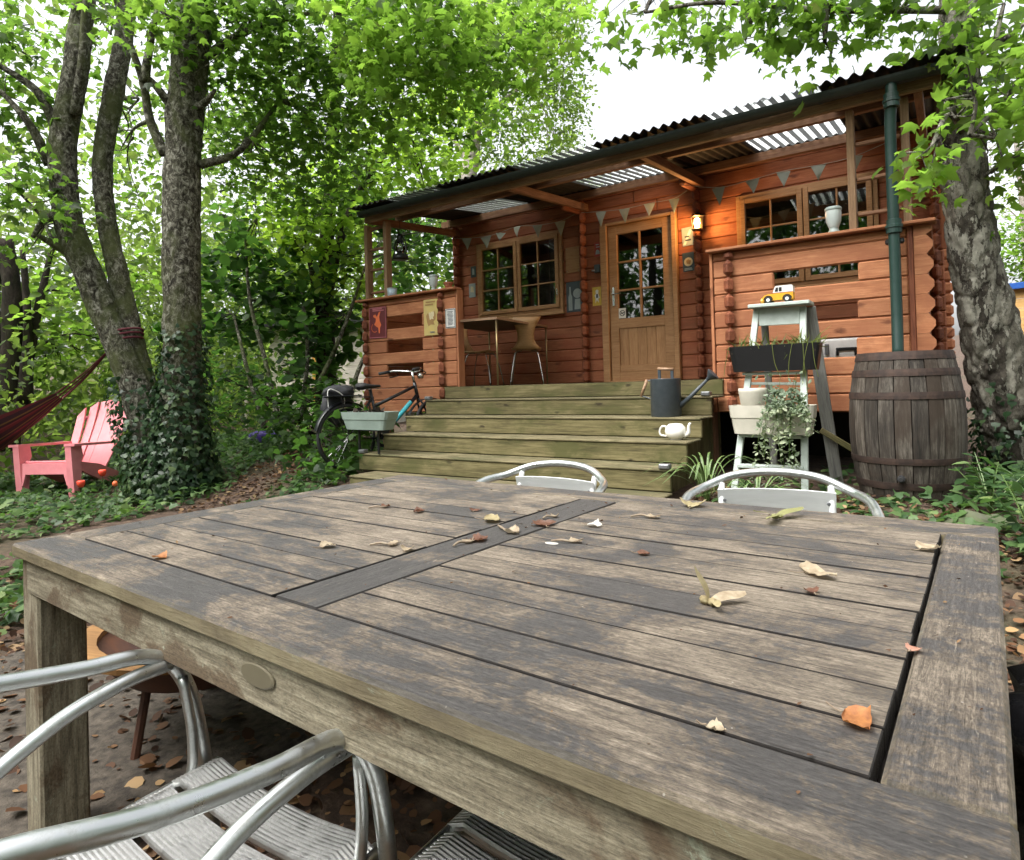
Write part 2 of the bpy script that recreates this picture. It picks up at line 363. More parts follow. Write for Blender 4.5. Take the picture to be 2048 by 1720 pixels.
m_patio = simple('worn concrete', (.03, .024, .018), (.10, .082, .062), 30, rough=.95, bump=.8, bdist=.012, detail=12)
pat = obj('patio', xf(cbox(1.55, 1.25, .08, .012), (.35, -4.75, -1.075)), m_patio); tag(pat, 'worn brown concrete slab under the garden table', 'patio', kind='structure')
# ------------------------------------------------------------------ the log cabin
D = 1.641; LH = .142
cab = empty('log_cabin', (0, 0, 0), 0, 'red cedar log cabin with a covered porch and corrugated roof', 'cabin')
def log(x0, x1, y, zc, h, mat, t=.045, c=.011): return part_box('log', x0, x1, y-t/2+rng.uniform(-.002, .002), y+t/2, zc-h/2+.0012, zc+h/2-.0012, mat, cab, c)
def log_end(x, y0, y1, zc, h=LH, w=.072, mat=None, ch=.03):
    return obj('log_end', cbox(y1-y0, w, h-.004, ch), mat or m_logend, cab, (x, (y0+y1)/2, zc), (0, 0, math.pi/2))
# facade, course by course, with the openings left free
holes = [(-2.60, -1.24, .93, 1.965), (-.69, .27, -.1, 1.93), (.94, 2.27, .93, 1.965)]
zc = -.071
while zc < 2.28:
    z0, z1 = zc-LH/2, zc+LH/2; spans = [(-3.06, 2.78)]
    for (a, b, c, d) in holes:
        if z1 > c+.02 and z0 < d-.02:
            nx = []
            for (p, q) in spans:
                if a > p and b < q: nx += [(p, a), (b, q)]
                else: nx.append((p, q))
            spans = nx
    cuts = []
    for (p, q) in spans:
        if q-p > 3.5: k = rng.uniform(-.6, .6); cuts += [(p, k-.0015), (k+.0015, q)]
        else: cuts.append((p, q))
    for (p, q) in cuts: log(p, q, D+.022, zc, LH, m_facade)
    for x in (-2.94, -.92, .52, 2.72): log_end(x, D-.13, D-.002, zc)
    zc += LH
for (x0, x1, z0, z1) in ((-.69, .27, 1.9325, 1.987), (-2.60, -1.24, 1.967, 1.987), (.94, 2.27, 1.967, 1.987), (-2.60, -1.24, .8535, .928), (.94, 2.27, .8535, .928)): part_box('log', x0+.001, x1-.001, D, D+.045, z0, z1, m_facade, cab, .006)
# front parapets with slots, courses counted from the cap down
Zs = [1.069]+[.9955-LH*i for i in range(10)]
def parapet(x0, x1, slots, ends, stub):
    for i in range(len(Zs)-1):
        zt, zb = Zs[i], Zs[i+1]; zc = (zt+zb)/2; h = zt-zb; sp = [(x0, x1)]
        if i in slots: a, b = slots[i]; sp = [(x0, a), (b, x1)]
        for (p, q) in sp: log(p, q, .022, zc, h, m_parapet)
        for x in ends: log_end(x, -.075 if i else -.05, -.001, zc, h, .078, ch=.034)
        # side returns of the porch
    part_box('end_trim', stub-.012, stub+.012, -.004, .10, -.28, 1.075, m_parapet, cab, .003)
parapet(-3.17, -1.69, {2: (-2.775, -2.2), 4: (-2.775, -2.2), 6: (-2.775, -2.2)}, (-3.10, -1.89), -1.672)
parapet(1.15, 2.56, {2: (1.635, 2.238), 4: (1.66, 2.226), 6: (1.62, 2.211)}, (1.285,), 1.132)
for i in range(len(Zs)-1):
    zt, zb = Zs[i], Zs[i+1]; zc = (zt+zb)/2; h = zt-zb
    hh = h/2-.001
    poly = [(0, -hh), (.075, -hh), (.115, -hh*.3), (.115, hh*.3), (.075, hh), (0, hh)]
    obj('log_end', prism(poly, .05), m_parapet, cab, (2.60, .01, zc))
    for x in (-3.10, 2.64): part_box('log', x-.022, x+.022, .06, D-.01, zb+.001, zt-.001, m_facade, cab, .01)
part_box('corner_trim', 2.562, 2.596, -.012, .03, -.28, 1.07, m_logend, cab)
part_box('cap_rail', -3.23, -1.655, -.075, .075, 1.071, 1.096, m_parapet, cab, .006)
part_box('cap_rail', 1.11, 2.74, -.075, .075, 1.071, 1.096, m_parapet, cab, .006)
for x in (-3.10, 2.64): part_box('cap_rail', x-.07, x+.07, .076, D-.14, 1.071, 1.095, m_parapet, cab, .006)
# porch floor and an added dark wall that keeps the underfloor black
for k in range(11): part_box('floor_board', -3.05, 2.6, .05+k*.144, .05+k*.144+.139, -.035, -.002, m_tread, cab)
part_box('bearer', -3.05, 2.6, .06, .13, -.22, -.04, m_beam, cab); part_box('bearer', -3.05, 2.6, 1.3, 1.37, -.22, -.04, m_beam, cab)
for x in (-2.9, -.9, 1.05, 2.5): part_box('foundation_post', x-.05, x+.05, .07, .17, -1.1, -.225, m_beam, cab)
part_box('underfloor_light_block', -3.1, 2.75, D+.05, D+.15, -1.2, -.145, m_dark, cab)  # dark wall added to close the void so that it reads black
for x in (-3.025, 2.725): obj('side_wall', prism([(D+.05, -.2), (4.3, -.2), (4.3, 2.135+.128*4.6-.02), (D+.05, 2.135+.128*(D+.35)-.02)], .05), m_facade, cab, (x, 0, 0), (0, 0, math.pi/2))
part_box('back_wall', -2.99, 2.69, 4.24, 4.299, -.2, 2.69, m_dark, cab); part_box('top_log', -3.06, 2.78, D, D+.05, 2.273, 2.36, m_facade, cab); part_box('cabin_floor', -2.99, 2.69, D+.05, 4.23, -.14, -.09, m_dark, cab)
for i in range(16): log_end(2.80, 4.2, 4.32, -.071+i*LH, w=.12, mat=m_parapet)
part_box('corner_board', 2.765, 2.80, D-.135, D-.10, 1.12, 2.2, m_facade, cab)
# windows
def window(x0, x1, z0, z1, name_label):
    w = obj('window', join(frame_xz(x0, x1, z0, z1, .042, .10), bx(x0-.03, x1+.03, -.095, -.04, z0-.045, z0-.003, .006)), m_frame, cab, (0, D+.012, 0))
    w['label'] = name_label; xm = (x0+x1)/2
    for (a, b) in ((x0+.045, xm-.005), (xm+.005, x1-.045)):
        obj('casement', frame_xz(a, b, z0+.045, z1-.045, .05, .05), m_frame, w, (0, -.045, 0))
        gx0, gx1, gz0, gz1 = a+.05, b-.05, z0+.095, z1-.095
        bars = [bx((gx0+gx1)/2-.009, (gx0+gx1)/2+.009, -.012, .012, gz0, gz1, .003)]
        for k in (1, 2):
            z = gz0+(gz1-gz0)*k/3; bars += [bx(gx0, (gx0+gx1)/2-.009, -.011, .011, z-.009, z+.009, .003), bx((gx0+gx1)/2+.009, gx1, -.011, .011, z-.009, z+.009, .003)]
        obj('glazing_bars', join(*bars), m_frame, w, (0, -.045, 0))
        for i in range(2):
            for k in range(3):
                p0 = gx0+(gx1-gx0)*i/2; q0 = gz0+(gz1-gz0)*k/3
                px = obj('pane', ([(p0, 0, q0), (p0+(gx1-gx0)/2, 0, q0), (p0+(gx1-gx0)/2, 0, q0+(gz1-gz0)/3), (p0, 0, q0+(gz1-gz0)/3)], [(0, 1, 2, 3)]), m_glass, w, (0, -.042, 0))
                px.rotation_euler = (rng.uniform(-.006, .006), 0, rng.uniform(-.006, .006))
    obj('window_catch', join(bx(x1-.075, x1-.06, -.085, -.071, z0+.2, z0+.28, .003)), m_chrome, w)
    return w
window(-2.60, -1.24, .93, 1.965, 'paired casement window left of the door')
window(.94, 2.27, .93, 1.965, 'paired casement window right of the door')
# roller blind inside the right window
m_blind = simple('olive roller blind', (.10, .095, .06), (.07, .066, .04), 5, (1, 1, 8), rough=.9)
part_box('blind', 1.0, 1.56, D+.10, D+.106, 1.66, 1.93, m_blind, cab, .001)
# door
dr = obj('door', join(frame_xz(-.66+.07, .205, .01, 1.89, .11, .045), bx(-.48, .095, -.021, .021, .64, .76, .004), bx(-.48, .095, -.016, .016, .121, .2, .004)), m_frame, cab, (0, D-.005, 0)); dr['label'] = 'half glazed honey oak door'
dfm = obj('door_frame', join(bx(-.69, -.60, -.06, .05, 0, 1.93, .006), bx(.212, .27, -.06, .05, 0, 1.93, .006), bx(-.60, .212, -.058, .05, 1.895, 1.93, .004), bx(-.60, .212, -.07, .05, -.002, .012, .002)), m_frame, cab, (0, D, 0))
for k in range(5):
    a = -.475+k*.114; part = part_box('door_panel', a, a+.112, -.008, .008, .2, .64, m_frame, dr, .003)
gx0, gx1, gz0, gz1 = -.48, .095, .76, 1.78
zb = [gz0+(gz1-gz0)*k/3 for k in range(4)]; xm = (gx0+gx1)/2
obj('glazing_bars', join(bx(xm-.012, xm+.012, -.016, .016, gz0, gz1, .003), *[bx(a, b, -.015, .015, z-.011, z+.011, .003) for z in zb[1:3] for a, b in ((gx0, xm-.012), (xm+.012, gx1))]), m_frame, dr)
for i in range(2):
    for k in range(3):
        a, b = (gx0, xm) if i == 0 else (xm, gx1)
        obj('pane', ([(a, 0, zb[k]), (b, 0, zb[k]), (b, 0, zb[k+1]), (a, 0, zb[k+1])], [(0, 1, 2, 3)]), m_glass, dr, (0, .002, 0), (rng.uniform(-.006, .006), 0, rng.uniform(-.006, .006)))
obj('handle', join(bx(-.555, -.52, -.032, -.023, .92, 1.15, .004), tube([(-.538, -.03, 1.06), (-.538, -.07, 1.06), (-.50, -.078, 1.06), (-.42, -.078, 1.058)], .009, 8)), m_chrome, dr)
for z in (.25, .95, 1.60): obj('hinge', lathe([(.009, -.04), (.009, .04)], 8, True, True), m_chrome, dr, (.212, -.03, z), smooth=False)
# round no-smoking sticker on the door glass
m_stick = plain('white sticker', (.72, .68, .62), .5); m_stickk = plain('black print', (.03, .02, .02), .5); m_red = plain('red print', (.45, .05, .03), .5)
st = obj('sticker', join(bx(-.478, -.385, -.0225, -.0215, .765, .885, .0004)), m_stick, dr)
def ring_xz(cx, cz, r, w, y, n=24):
    V = [(cx+math.cos(2*math.pi*k/n)*q, y, cz+math.sin(2*math.pi*k/n)*q) for k in range(n) for q in (r-w, r)]
    return V, [(2*k, 2*k+1, (2*k+3) % (2*n), (2*k+2) % (2*n)) for k in range(n)]
obj('print', join(ring_xz(-.431, .825, .036, .008, -.0234), xf(bx(-.033, .033, -.0006, 0, -.004, .004, .0002), (-.431, -.0228, .825), (0, rad(45), 0)), xf(bx(-.026, .026, -.0006, 0, -.005, .005, .0002), (-.431, -.0230, .825), (0, rad(-20), 0))), m_stickk, st)
# porch posts with rungs
for xs, rungs in (((-3.04, -2.715), (1.17, 1.446, 1.695, 1.95)), ((2.22, 2.572), (1.209, 1.472, 1.74))):
    for x in xs: part_box('post', x-.026, x+.026, -.045, .045, 1.097, 2.0, m_fascia, cab)
    for z in rungs: part_box('rung', xs[0]+.027, xs[1]-.027, -.016, .016, z-.016, z+.016, m_beam, cab, .009)
# roof timbers
def zr(y): return 2.135+.128*(y+.3)
part_box('fascia', -2.96, 2.80, -.13, -.085, 1.995, 2.118, m_fascia, cab)
part_box('purlin', -3.0, 2.75, .43, .48, zr(.45)-.095, zr(.45)-.022, m_beam, cab)
part_box('wall_plate', -3.12, 2.75, 1.47, 1.53, zr(1.5)-.115, zr(1.5)-.024, m_beam, cab)
for x in (-2.93, -.88, .58, 2.66): board('rafter', (x, -.083, 2.035), (x, D-.01, 2.035+.085*1.7), .055, .085, m_beam, cab)
for x in (-.92, .52): board('corbel', (x, D-.55, 2.10), (x, D-.13, 2.13), .07, .10, m_logend, cab, c=.025)
part_box('gable_board', -3.21, -3.17, D+.06, 4.3, 2.2, 2.5, m_beam, cab); 
# corrugated roof sheets, some of them clear
pitchc = .088
def sheet(x0, x1, mat, dz=0, ys=(-.345, .0, .9, 1.8, 2.7, 3.5, 4.45)):
    nx = max(4, int(round((x1-x0)/pitchc*8)))
    V = []
    for y in ys:
        for i in range(nx+1):
            x = x0+(x1-x0)*i/nx; V.append((x, y, zr(y)+dz+.017*math.cos(2*math.pi*x/pitchc)))
    F = [(j*(nx+1)+i, j*(nx+1)+i+1, (j+1)*(nx+1)+i+1, (j+1)*(nx+1)+i) for j in range(len(ys)-1) for i in range(nx)]
    return obj('roof_sheet', (V, F), mat, cab, smooth=True)
xr = [-2.97, -2.42, -1.62, -.70, .22, 1.20, 2.08, 2.92]
for i in range(7):
    c = i % 2 == 1; o = sheet(xr[i]-.02, xr[i+1]+.02, m_clear if c else m_roof, .004 if c else 0, (-.345, 0, .9, 1.62) if c else (-.345, .0, .9, 1.8, 2.7, 3.5, 4.45))
    if c: o['label'] = 'clear corrugated roof sheet'; sheet(xr[i]-.02, xr[i+1]+.02, m_roof, .008, (1.55, 2.4, 3.4, 4.45))
# gutter and downpipe
def gut(r, n=10):
    V = []; F = []; xs = np.linspace(-2.93, 2.86, 24)
    for x in xs:
        for rr in (r, r-.005):
            for k in range(n+1):
                a = math.pi+math.pi*k/n; V.append((x, -.215+rr*1.05*math.cos(a), 2.097+rr*math.sin(a)))
    m = 2*(n+1)
    for i in range(len(xs)-1):
        for k in range(n): F += [(i*m+k, i*m+k+1, (i+1)*m+k+1, (i+1)*m+k), (i*m+n+1+k, (i+1)*m+n+1+k, (i+1)*m+n+2+k, i*m+n+2+k)]
    F += [tuple(range(n+1)), tuple((len(xs)-1)*m+k for k in range(n+1))]
    return V, F
g = obj('gutter', gut(.06), m_gutter, cab, smooth=False)
for x in (-2.6, -1.6, -.75, .45, 1.3, 2.05): obj('gutter_bracket', xf(lathe([(.065, -.012), (.065, .012)], 12, a0=math.pi, a1=2*math.pi), (x, -.215, 2.097), (math.pi/2, 0, math.pi/2)), m_gutter, g)
dp = obj('downpipe', tube(cr([(2.505, -.215, 2.05), (2.505, -.215, 1.95), (2.492, -.19, 1.8), (2.488, -.165, 1.5), (2.488, -.155, .9), (2.488, -.16, .45), (2.488, -.20, .12)], 6), .037, 16), m_pipe, cab, smooth=True)
for z, yy in ((1.93, -.212), (1.05, -.157), ): obj('pipe_collar', lathe([(.0375, -.05), (.05, -.045), (.05, -.012), (.056, -.008), (.056, .012), (.048, .016), (.048, .05), (.0375, .055)], 18), m_pipe, dp, (2.490 if z < 1.5 else 2.504, yy, z), smooth=False)
obj('pipe_bracket', bx(2.43, 2.55, -.155, -.115, .93, .97, .01), m_black, dp)
# ------------------------------------------------------------------ steps
S0, G, R1, RR, X0, X1 = -.0267, .3166, .1326, .157, -1.8576, 1.2105
stp = empty('wooden_steps', ((X0+X1)/2, -.8, -.9), 0, 'wide mossy wooden steps leading up to the porch', 'steps')
sx, sy, sz = stp.location
def sp(name, x0, x1, y0, y1, z0, z1, mat, c=.006): return part_box(name, x0-sx, x1-sx, y0-sy, y1-sy, z0-sz, z1-sz, mat, stp, c)
ztop = [0]+[-R1-RR*i for i in range(6)]
for k in range(6):
    y = S0-G*k; zt = ztop[k]; zb = ztop[k+1] if k < 5 else -.98
    sp('riser', X0+(.22 if k == 5 else 0)+rng.uniform(-.01, .01), X1+rng.uniform(-.01, .01), y, y+.035, zb+.001, zt-(.02 if k else .001), m_step)
    x0_ = X0-.005+(.22 if k == 5 else 0)
    if k: sp('tread', x0_, X1+.005, y-.008, y+G*.5-.004, zt-.019, zt, m_tread); sp('tread', x0_, X1+.005, y+G*.5+.002, y+G-.001, zt-.019, zt-.001, m_tread)
sp('deck_edge', X0, X1, S0+.001, .049, -.0205, 0, m_tread)
for x in (X0+.12, (X0+X1)/2, X1-.16):
    for k in range(5): sp('stringer', x-.03, x+.03, S0-G*k+.036, S0-G*k+.34, -1.0, ztop[k+1]-.021, m_step)
m_steel = plain('grey step light', (.25, .26, .27), .35, .6)
for i, (x, k, lab) in enumerate(((X1-.05, 1, 'small grey step light at the right end of the second step'), (X1-.05, 4, 'small grey step light at the right end of the lowest full step'), (X0+.04, 4, 'small grey step light at the left end of the lowest full step'), (X0+.03, 1, 'small grey step light at the left end of the second step'))):
    o = obj('step_light', join(cbox(.075, .06, .035, .006), bx(-.03, .03, -.034, -.028, -.012, .012, .002)), m_steel, None, (x, S0-G*k+.015, ztop[k]+.018)); tag(o, lab, 'step light', 'step lights')
# ------------------------------------------------------------------ garden table (local x along the planks, local -y towards the camera)
TH = -.0411; TL, TW, TZ = 1.886, 1.261, -.342; GZ = -1.09
tab = empty('garden_table', (.971+math.cos(TH)*TL/2+math.sin(TH)*TW/2, -3.620+math.sin(TH)*TL/2-math.cos(TH)*TW/2, TZ), TH, 'large weathered grey slatted wooden garden table strewn with dead leaves', 'table')
def table_mat(name, bias, bright_edge):
    t = NT(name); v = t.coords((.075, 1, 1)); g = t.noise(v, 170, 12, .84, .5); gm = t.noise(t.coords((.16, 1, 1)), 38, 10, .78, 1.0)
    tc = t.n('TexCoord'); tc.object = tab
    bv = t.n('Mapping', None, Vector=tc.outputs['Object']); bv.inputs['Scale'].default_value = (.75, 1.3, 1)
    big = t.noise(bv.outputs[0], 3.3, 10, .66, .9); mid = t.noise(bv.outputs[0], 15, 9, .74, .7); crust = t.noise(tc.outputs['Object'], 70, 8, .8, .5)
    oi = t.n('ObjectInfo'); off = t.math('ADD', t.math('MULTIPLY', t.math('SUBTRACT', oi.outputs['Random'], .5), .09), bias)
    m = t.math('ADD', t.math('ADD', t.math('MULTIPLY', big, .80), t.math('MULTIPLY', mid, .40)), t.math('ADD', t.math('MULTIPLY', gm, .2), t.math('ADD', off, t.math('MULTIPLY', t.math('SUBTRACT', crust, 1.10), .36))))
    tan = t.ramp(g, [(.32, (.035, .028, .022)), (.43, (.13, .106, .08)), (.54, (.235, .196, .148)), (.68, (.37, .315, .245))])
    brn = t.ramp(g, [(.30, (.035, .028, .021)), (.5, (.12, .098, .075)), (.7, (.21, .174, .135))])
    grey = t.ramp(g, [(.3, (.028, .026, .025)), (.5, (.064, .060, .057)), (.7, (.11, .103, .097))])
    col = t.mixc(t.ramp(m, [(.49, 0.0), (.535, 1.0)]), grey, brn); col = t.mixc(t.ramp(m, [(.54, 0.0), (.63, 1.0)]), col, tan)
    fl = t.noise(t.coords((.14, 1, 1)), 120, 6, .65, 1.2)
    col = t.mixc(t.ramp(fl, [(.64, 0.0), (.72, .55)]), col, (.36, .31, .24))
    col = t.mixc(t.ramp(t.noise(t.coords((.03, 1, 1)), 210, 4, .6), [(.27, .8), (.36, 0.0)]), col, (.018, .013, .010))
    spk = t.n('TexVoronoi', dict(feature='F1'), Vector=tc.outputs['Object'], Scale=38.0).outputs['Distance']
    col = t.mixc(t.math('MULTIPLY', t.ramp(spk, [(.03, .6), (.055, 0.0)]), t.ramp(mid, [(.5, 0.0), (.55, 1.0)])), col, (.5, .48, .42))
    gr_ = t.noise(t.coords((.35, 1, 1)), 330, 4, .75); col = t.mixc(1.0, col, t.ramp(gr_, [(.3, .55), (.5, 1.0), (.7, 1.3)]), 'MULTIPLY')
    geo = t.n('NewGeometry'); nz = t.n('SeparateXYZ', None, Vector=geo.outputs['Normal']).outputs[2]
    if bright_edge:
        side = t.ramp(t.noise(bv.outputs[0], 9, 9, .72), [(.3, (.06, .042, .022)), (.45, (.17, .135, .07)), (.6, (.29, .25, .145)), (.72, (.38, .34, .23))])
        lich = t.math('MULTIPLY', t.ramp(t.noise(t.coords((.8, 1, 1)), 7, 9, .8, .8), [(.60, 0.0), (.64, .75)]), t.ramp(mid, [(.4, .2), (.55, 1.0)]))
        side = t.mixc(lich, t.mixc(.45, side, t.ramp(g, [(.3, (.06, .045, .025)), (.7, (.36, .31, .2))])), (.36, .41, .31))
        col = t.mixc(t.ramp(nz, [(.3, 1.0), (.78, 0.0)]), col, side)
    else:
        col = t.mixc(t.ramp(nz, [(.72, 1.0), (.9, 0.0)]), col, (.012, .009, .007))  # slat sides and edges coloured near black, painting shade into the gaps
    p = t.princ(Base_Color=col, Roughness=t.ramp(m, [(.48, .6), (.6, .88)]), Specular_IOR_Level=.4)
    hh = t.math('ADD', t.math('MULTIPLY', g, .8), t.math('MULTIPLY', gm, .6))
    t.t.links.new(t.bump(hh, .9, .005), p.inputs['Normal']); return t.surf(p.outputs[0])
m_table = table_mat('weathered teak slat', .065, False); m_tablerail = table_mat('weathered teak rail', .035, True); m_tabledark = table_mat('slate stained teak', -.06, False); m_tableend = table_mat('slate stained end board', -.01, True)
def apron_mat():
    t = NT('lichened table apron'); v = t.coords((.07, 1, 1)); g = t.noise(v, 80, 9, .75, .3); b = t.noise(t.coords((.6, 1, 1)), 8, 7, .65, .6)
    col = t.ramp(g, [(.33, (.08, .065, .042)), (.5, (.205, .178, .12)), (.64, (.34, .305, .22))])
    col = t.mixc(t.ramp(b, [(.50, 0.0), (.58, .85)]), col, (.10, .066, .036))
    li = t.noise(t.coords((.8, 1, 1)), 8, 9, .8, .8)
    col = t.mixc(t.math('MULTIPLY', t.ramp(li, [(.60, 0.0), (.65, .8)]), t.ramp(t.noise(v, 60, 4), [(.4, .2), (.6, 1.0)])), col, (.36, .41, .31))
    gr_ = t.noise(t.coords((.5, 1, 1)), 260, 5, .8); col = t.mixc(1.0, col, t.ramp(gr_, [(.3, .5), (.5, 1.0), (.7, 1.3)]), 'MULTIPLY')
    fine = t.noise(t.coords((1, 1, 1)), 40, 9, .75); col = t.mixc(t.ramp(fine, [(.58, 0.0), (.7, .5)]), col, (.05, .04, .022))
    p = t.princ(Base_Color=col, Roughness=.85); t.t.links.new(t.bump(t.math('ADD', g, b), .6, .004), p.inputs['Normal']); return t.surf(p.outputs[0])
m_apron = apron_mat()
hl, hw = TL/2, TW/2; FR = .1176; EL, ER = .100, .092; XC1, XC2 = .8995-hl, 1.016-hl
def tp(name, x0, x1, y0, y1, z0, z1, mat=None, c=.004): return part_box(name, x0, x1, y0, y1, z0, z1, mat or m_table, tab, c)
def long_board(name, x0, x1, y0, y1, z0, z1, c):
    return tp(name, x0, x1, y0, y1, z0, z1, None, c)
tp('front_rail', -hl, hl, -hw, -hw+FR-.001, -.032, 0, m_tablerail, .005)
tp('back_rail', -hl, hl, hw-FR+.001, hw, -.032, 0, m_tablerail, .005)
tp('end_board', -hl+.0005, -hl+EL, -hw+FR+.001, hw-FR-.001, -.032, -.0005, m_tableend, .004)
tp('end_board', hl-ER, hl-.0005, -hw+FR+.001, hw-FR-.001, -.032, -.0007, m_tableend, .005)
tp('cross_board', XC1, XC2, -hw+FR+.002, hw-FR-.002, -.032, -.0012, m_tabledark, .004)
NS = 11; wS = (TW-2*FR)/NS
for k in range(NS):
    y0 = -hw+FR-.001+k*(wS+.0002); dz = rng.uniform(-.0015, .0005)
    tp('slat', -hl+EL+.003+rng.uniform(0, .001), XC1-.004, y0+.0015, y0+wS-.0015, -.026, dz-.0006, None, .0013)
    tp('slat', XC2+.004, hl-ER-.0045+rng.uniform(-.003, .001), y0+.0015, y0+wS-.0015, -.026, dz-.0008, None, .0013)
tp('under_board', -hl+.1, hl-.1, -hw+.05, -hw+.17, -.045, -.0345, m_dark); tp('under_board', -hl+.1, hl-.1, hw-.17, hw-.05, -.0451, -.0346, m_dark); tp('under_board', hl-.16, hl-.05, -hw+.18, hw-.18, -.0452, -.0347, m_dark); tp('under_board', -hl+.05, -hl+.16, -hw+.18, hw-.18, -.0452, -.0347, m_dark)  # unseen dark boards added under the joints to blacken the gaps
tp('front_apron', -hl+.06, hl-.06, -hw+.012, -hw+.036, -.112, -.0325, m_apron); tp('back_apron', -hl+.06, hl-.06, hw-.036, hw-.012, -.112, -.0325, m_apron)
tp('end_apron', -hl+.012, -hl+.036, -hw+.09, hw-.09, -.112, -.0325, m_apron); tp('end_apron', hl-.036, hl-.012, -hw+.09, hw-.09, -.112, -.0325, m_apron)
tp('batten', -hl+.04, hl-.04, -.03, .03, -.06, -.0335, m_dark); tp('batten', XC1+.02, XC2-.02, -hw+.04, hw-.04, -.0620, -.0336, m_dark)
for a in (-1, 1):
    for b in (-1, 1): tp('leg', a*(hl-.066)-.05, a*(hl-.066)+.05, b*(hw-.066)-.05, b*(hw-.066)+.05, GZ-TZ, -.0328, m_apron, .006)
m_plate = plain('dull oval plate', (.16, .14, .09), .6, .2)
pl = obj('oval_plate', xf(lathe([(.0, .004), (.9, .004), (1.0, .001), (1.0, -.003)], 24, ), (0, 0, 0), (math.pi/2, 0, 0), (.027, .027, 1)), m_plate, tab, (.085, -hw+.0095, -.062)); pl.scale = (1.6, .5, .62)
# ------------------------------------------------------------------ aluminium armchairs
def slat_mesh(w, L=.40, ribs=11, dish=.022, up=False):
    nx = 14; prof = []
    for i in range(ribs):
        a = -w/2+w*i/ribs; s = w/ribs; prof += [(a+s*.06, -.0026), (a+s*.26, 0), (a+s*.68, 0), (a+s*.9, -.0026)]
    V = []; n = len(prof)
    for i in range(nx+1):
        x = -L/2+L*i/nx; u = abs(x)/(L/2); z = -dish*(1-u*u)-(.018*max(0, (u-.9)/.1)**1.5)
        for (y, h) in prof: V.append((x, y, z+h*1.9))
    m = len(V); V += [(x, y, z-.006) for (x, y, z) in V]; F = []
    for i in range(nx):
        for k in range(n-1): F += [(i*n+k, (i+1)*n+k, (i+1)*n+k+1, i*n+k+1), (m+i*n+k, m+i*n+k+1, m+(i+1)*n+k+1, m+(i+1)*n+k)]
        for k, s in ((0, 1), (n-1, 0)): a, b = i*n+k, (i+1)*n+k; F.append((a, a+m, b+m, b) if s else (a, b, b+m, a+m))
    for e in (0, nx): F += [(e*n+k, e*n+k+1, m+e*n+k+1, m+e*n+k) for k in range(n-1)]
    return V, F
def strip(L, h, t_, bow, n=16):
    V = []
    for i in range(n+1):
        x = -L/2+L*i/n; y = -bow*(1-(2*x/L)**2); V += [(x, y-t_/2, -h/2), (x, y-t_/2, h/2), (x, y+t_/2, h/2), (x, y+t_/2, -h/2)]
    return V, [(i*4+j, i*4+(j+1) % 4, (i+1)*4+(j+1) % 4, (i+1)*4+j) for i in range(n) for j in range(4)]+[(3, 2, 1, 0), tuple(n*4+j for j in range(4))]
seat_me = mesh('seat_slat', slat_mesh(.076, .41), m_slat)
def seat_parts(root):
    for k in range(5): link('seat_slat', seat_me, root, (0, .155-k*.087, .462-.004*k))
    for s in (-1, 1): obj('seat_rail', tube(cr([(s*.2, .2, .435), (s*.2, 0, .43), (s*.2, -.22, .42)], 4), .011, 10), m_alu, root, smooth=True)
    for y in (.14, -.17): obj('cross_bar', tube([(-.2, y, .425), (0, y, .415), (.2, y, .425)], .009, 8), m_alu, root, smooth=True)
def bistro(label, loc, rz):
    root = empty('metal_armchair', loc, rz, label, 'chair', 'aluminium armchairs round the table')
    half = [(-.222, .215, 0), (-.226, .205, .25), (-.232, .185, .48), (-.237, .155, .60), (-.24, .10, .650), (-.247, 0, .664), (-.25, -.12, .686), (-.242, -.22, .712), (-.205, -.305, .725), (-.12, -.36, .757), (0, -.378, .768)]
    full = half+[(-x, y, z) for x, y, z in half[-2::-1]]
    obj('arm_loop', tube(cr(full, 6), .0128, 16), m_alu, root, smooth=True)
    for s in (-1, 1):
        obj('rear_leg', tube(cr([(s*.232, .135, .628), (s*.231, .05, .624), (s*.229, -.05, .598), (s*.227, -.16, .53), (s*.225, -.25, .38), (s*.224, -.31, .18), (s*.226, -.34, 0)], 6), .0118, 12), m_alu, root, smooth=True)
        obj('leg_brace', tube(cr([(s*.222, .15, .60), (s*.214, .16, .50), (s*.208, .15, .43), (s*.2, .10, .41)], 5), .0085, 10), m_alu, root, smooth=True)
        obj('back_upright', xf(tube(cr([(s*.15, -.205, .42), (s*.153, -.27, .55), (s*.155, -.338, .735)], 5), .010, 8), (0, 0, 0)), m_backslat, root, smooth=True)
    seat_parts(root)
    for k, (z, y) in enumerate(((.688, -.318), (.606, -.288), (.528, -.256))):
        b = obj('back_slat', strip(.33, .066, .005, .016), m_backslat, root, (0, y, z), (-.28, 0, 0))
        for s in (-1, 1): obj('bolt', lathe([(0, .004), (.005, .003), (.006, 0)], 8), m_steel, b, (s*.145, .006, .0), (-math.pi/2, 0, 0))
    return root
CH1 = (1.587, -3.808, -1.06)
CH2 = (2.399, -3.732, -1.061)
bistro('aluminium armchair in the near left corner, its seat pushed under the table', (1.885, -5.02, GZ), .0)
bistro('aluminium armchair behind the table in front of the steps', CH1, math.pi-.04)
bistro('aluminium armchair behind the table in front of the barrel', CH2, math.pi+.21)
stool = empty('metal_stool', (2.375, -4.885, GZ+.028), 0, 'ribbed aluminium seat tucked under the table at the bottom edge', 'seat')
seat_parts(stool)
for a in (-1, 1):
    for b in (-1, 1): obj('leg', tube(cr([(a*.205, b*.19+.01, .50 if b > 0 else .44), (a*.207, b*.2, .3), (a*.215, b*.22, -.028)], 4), .0145, 12), m_alu, stool, smooth=True)
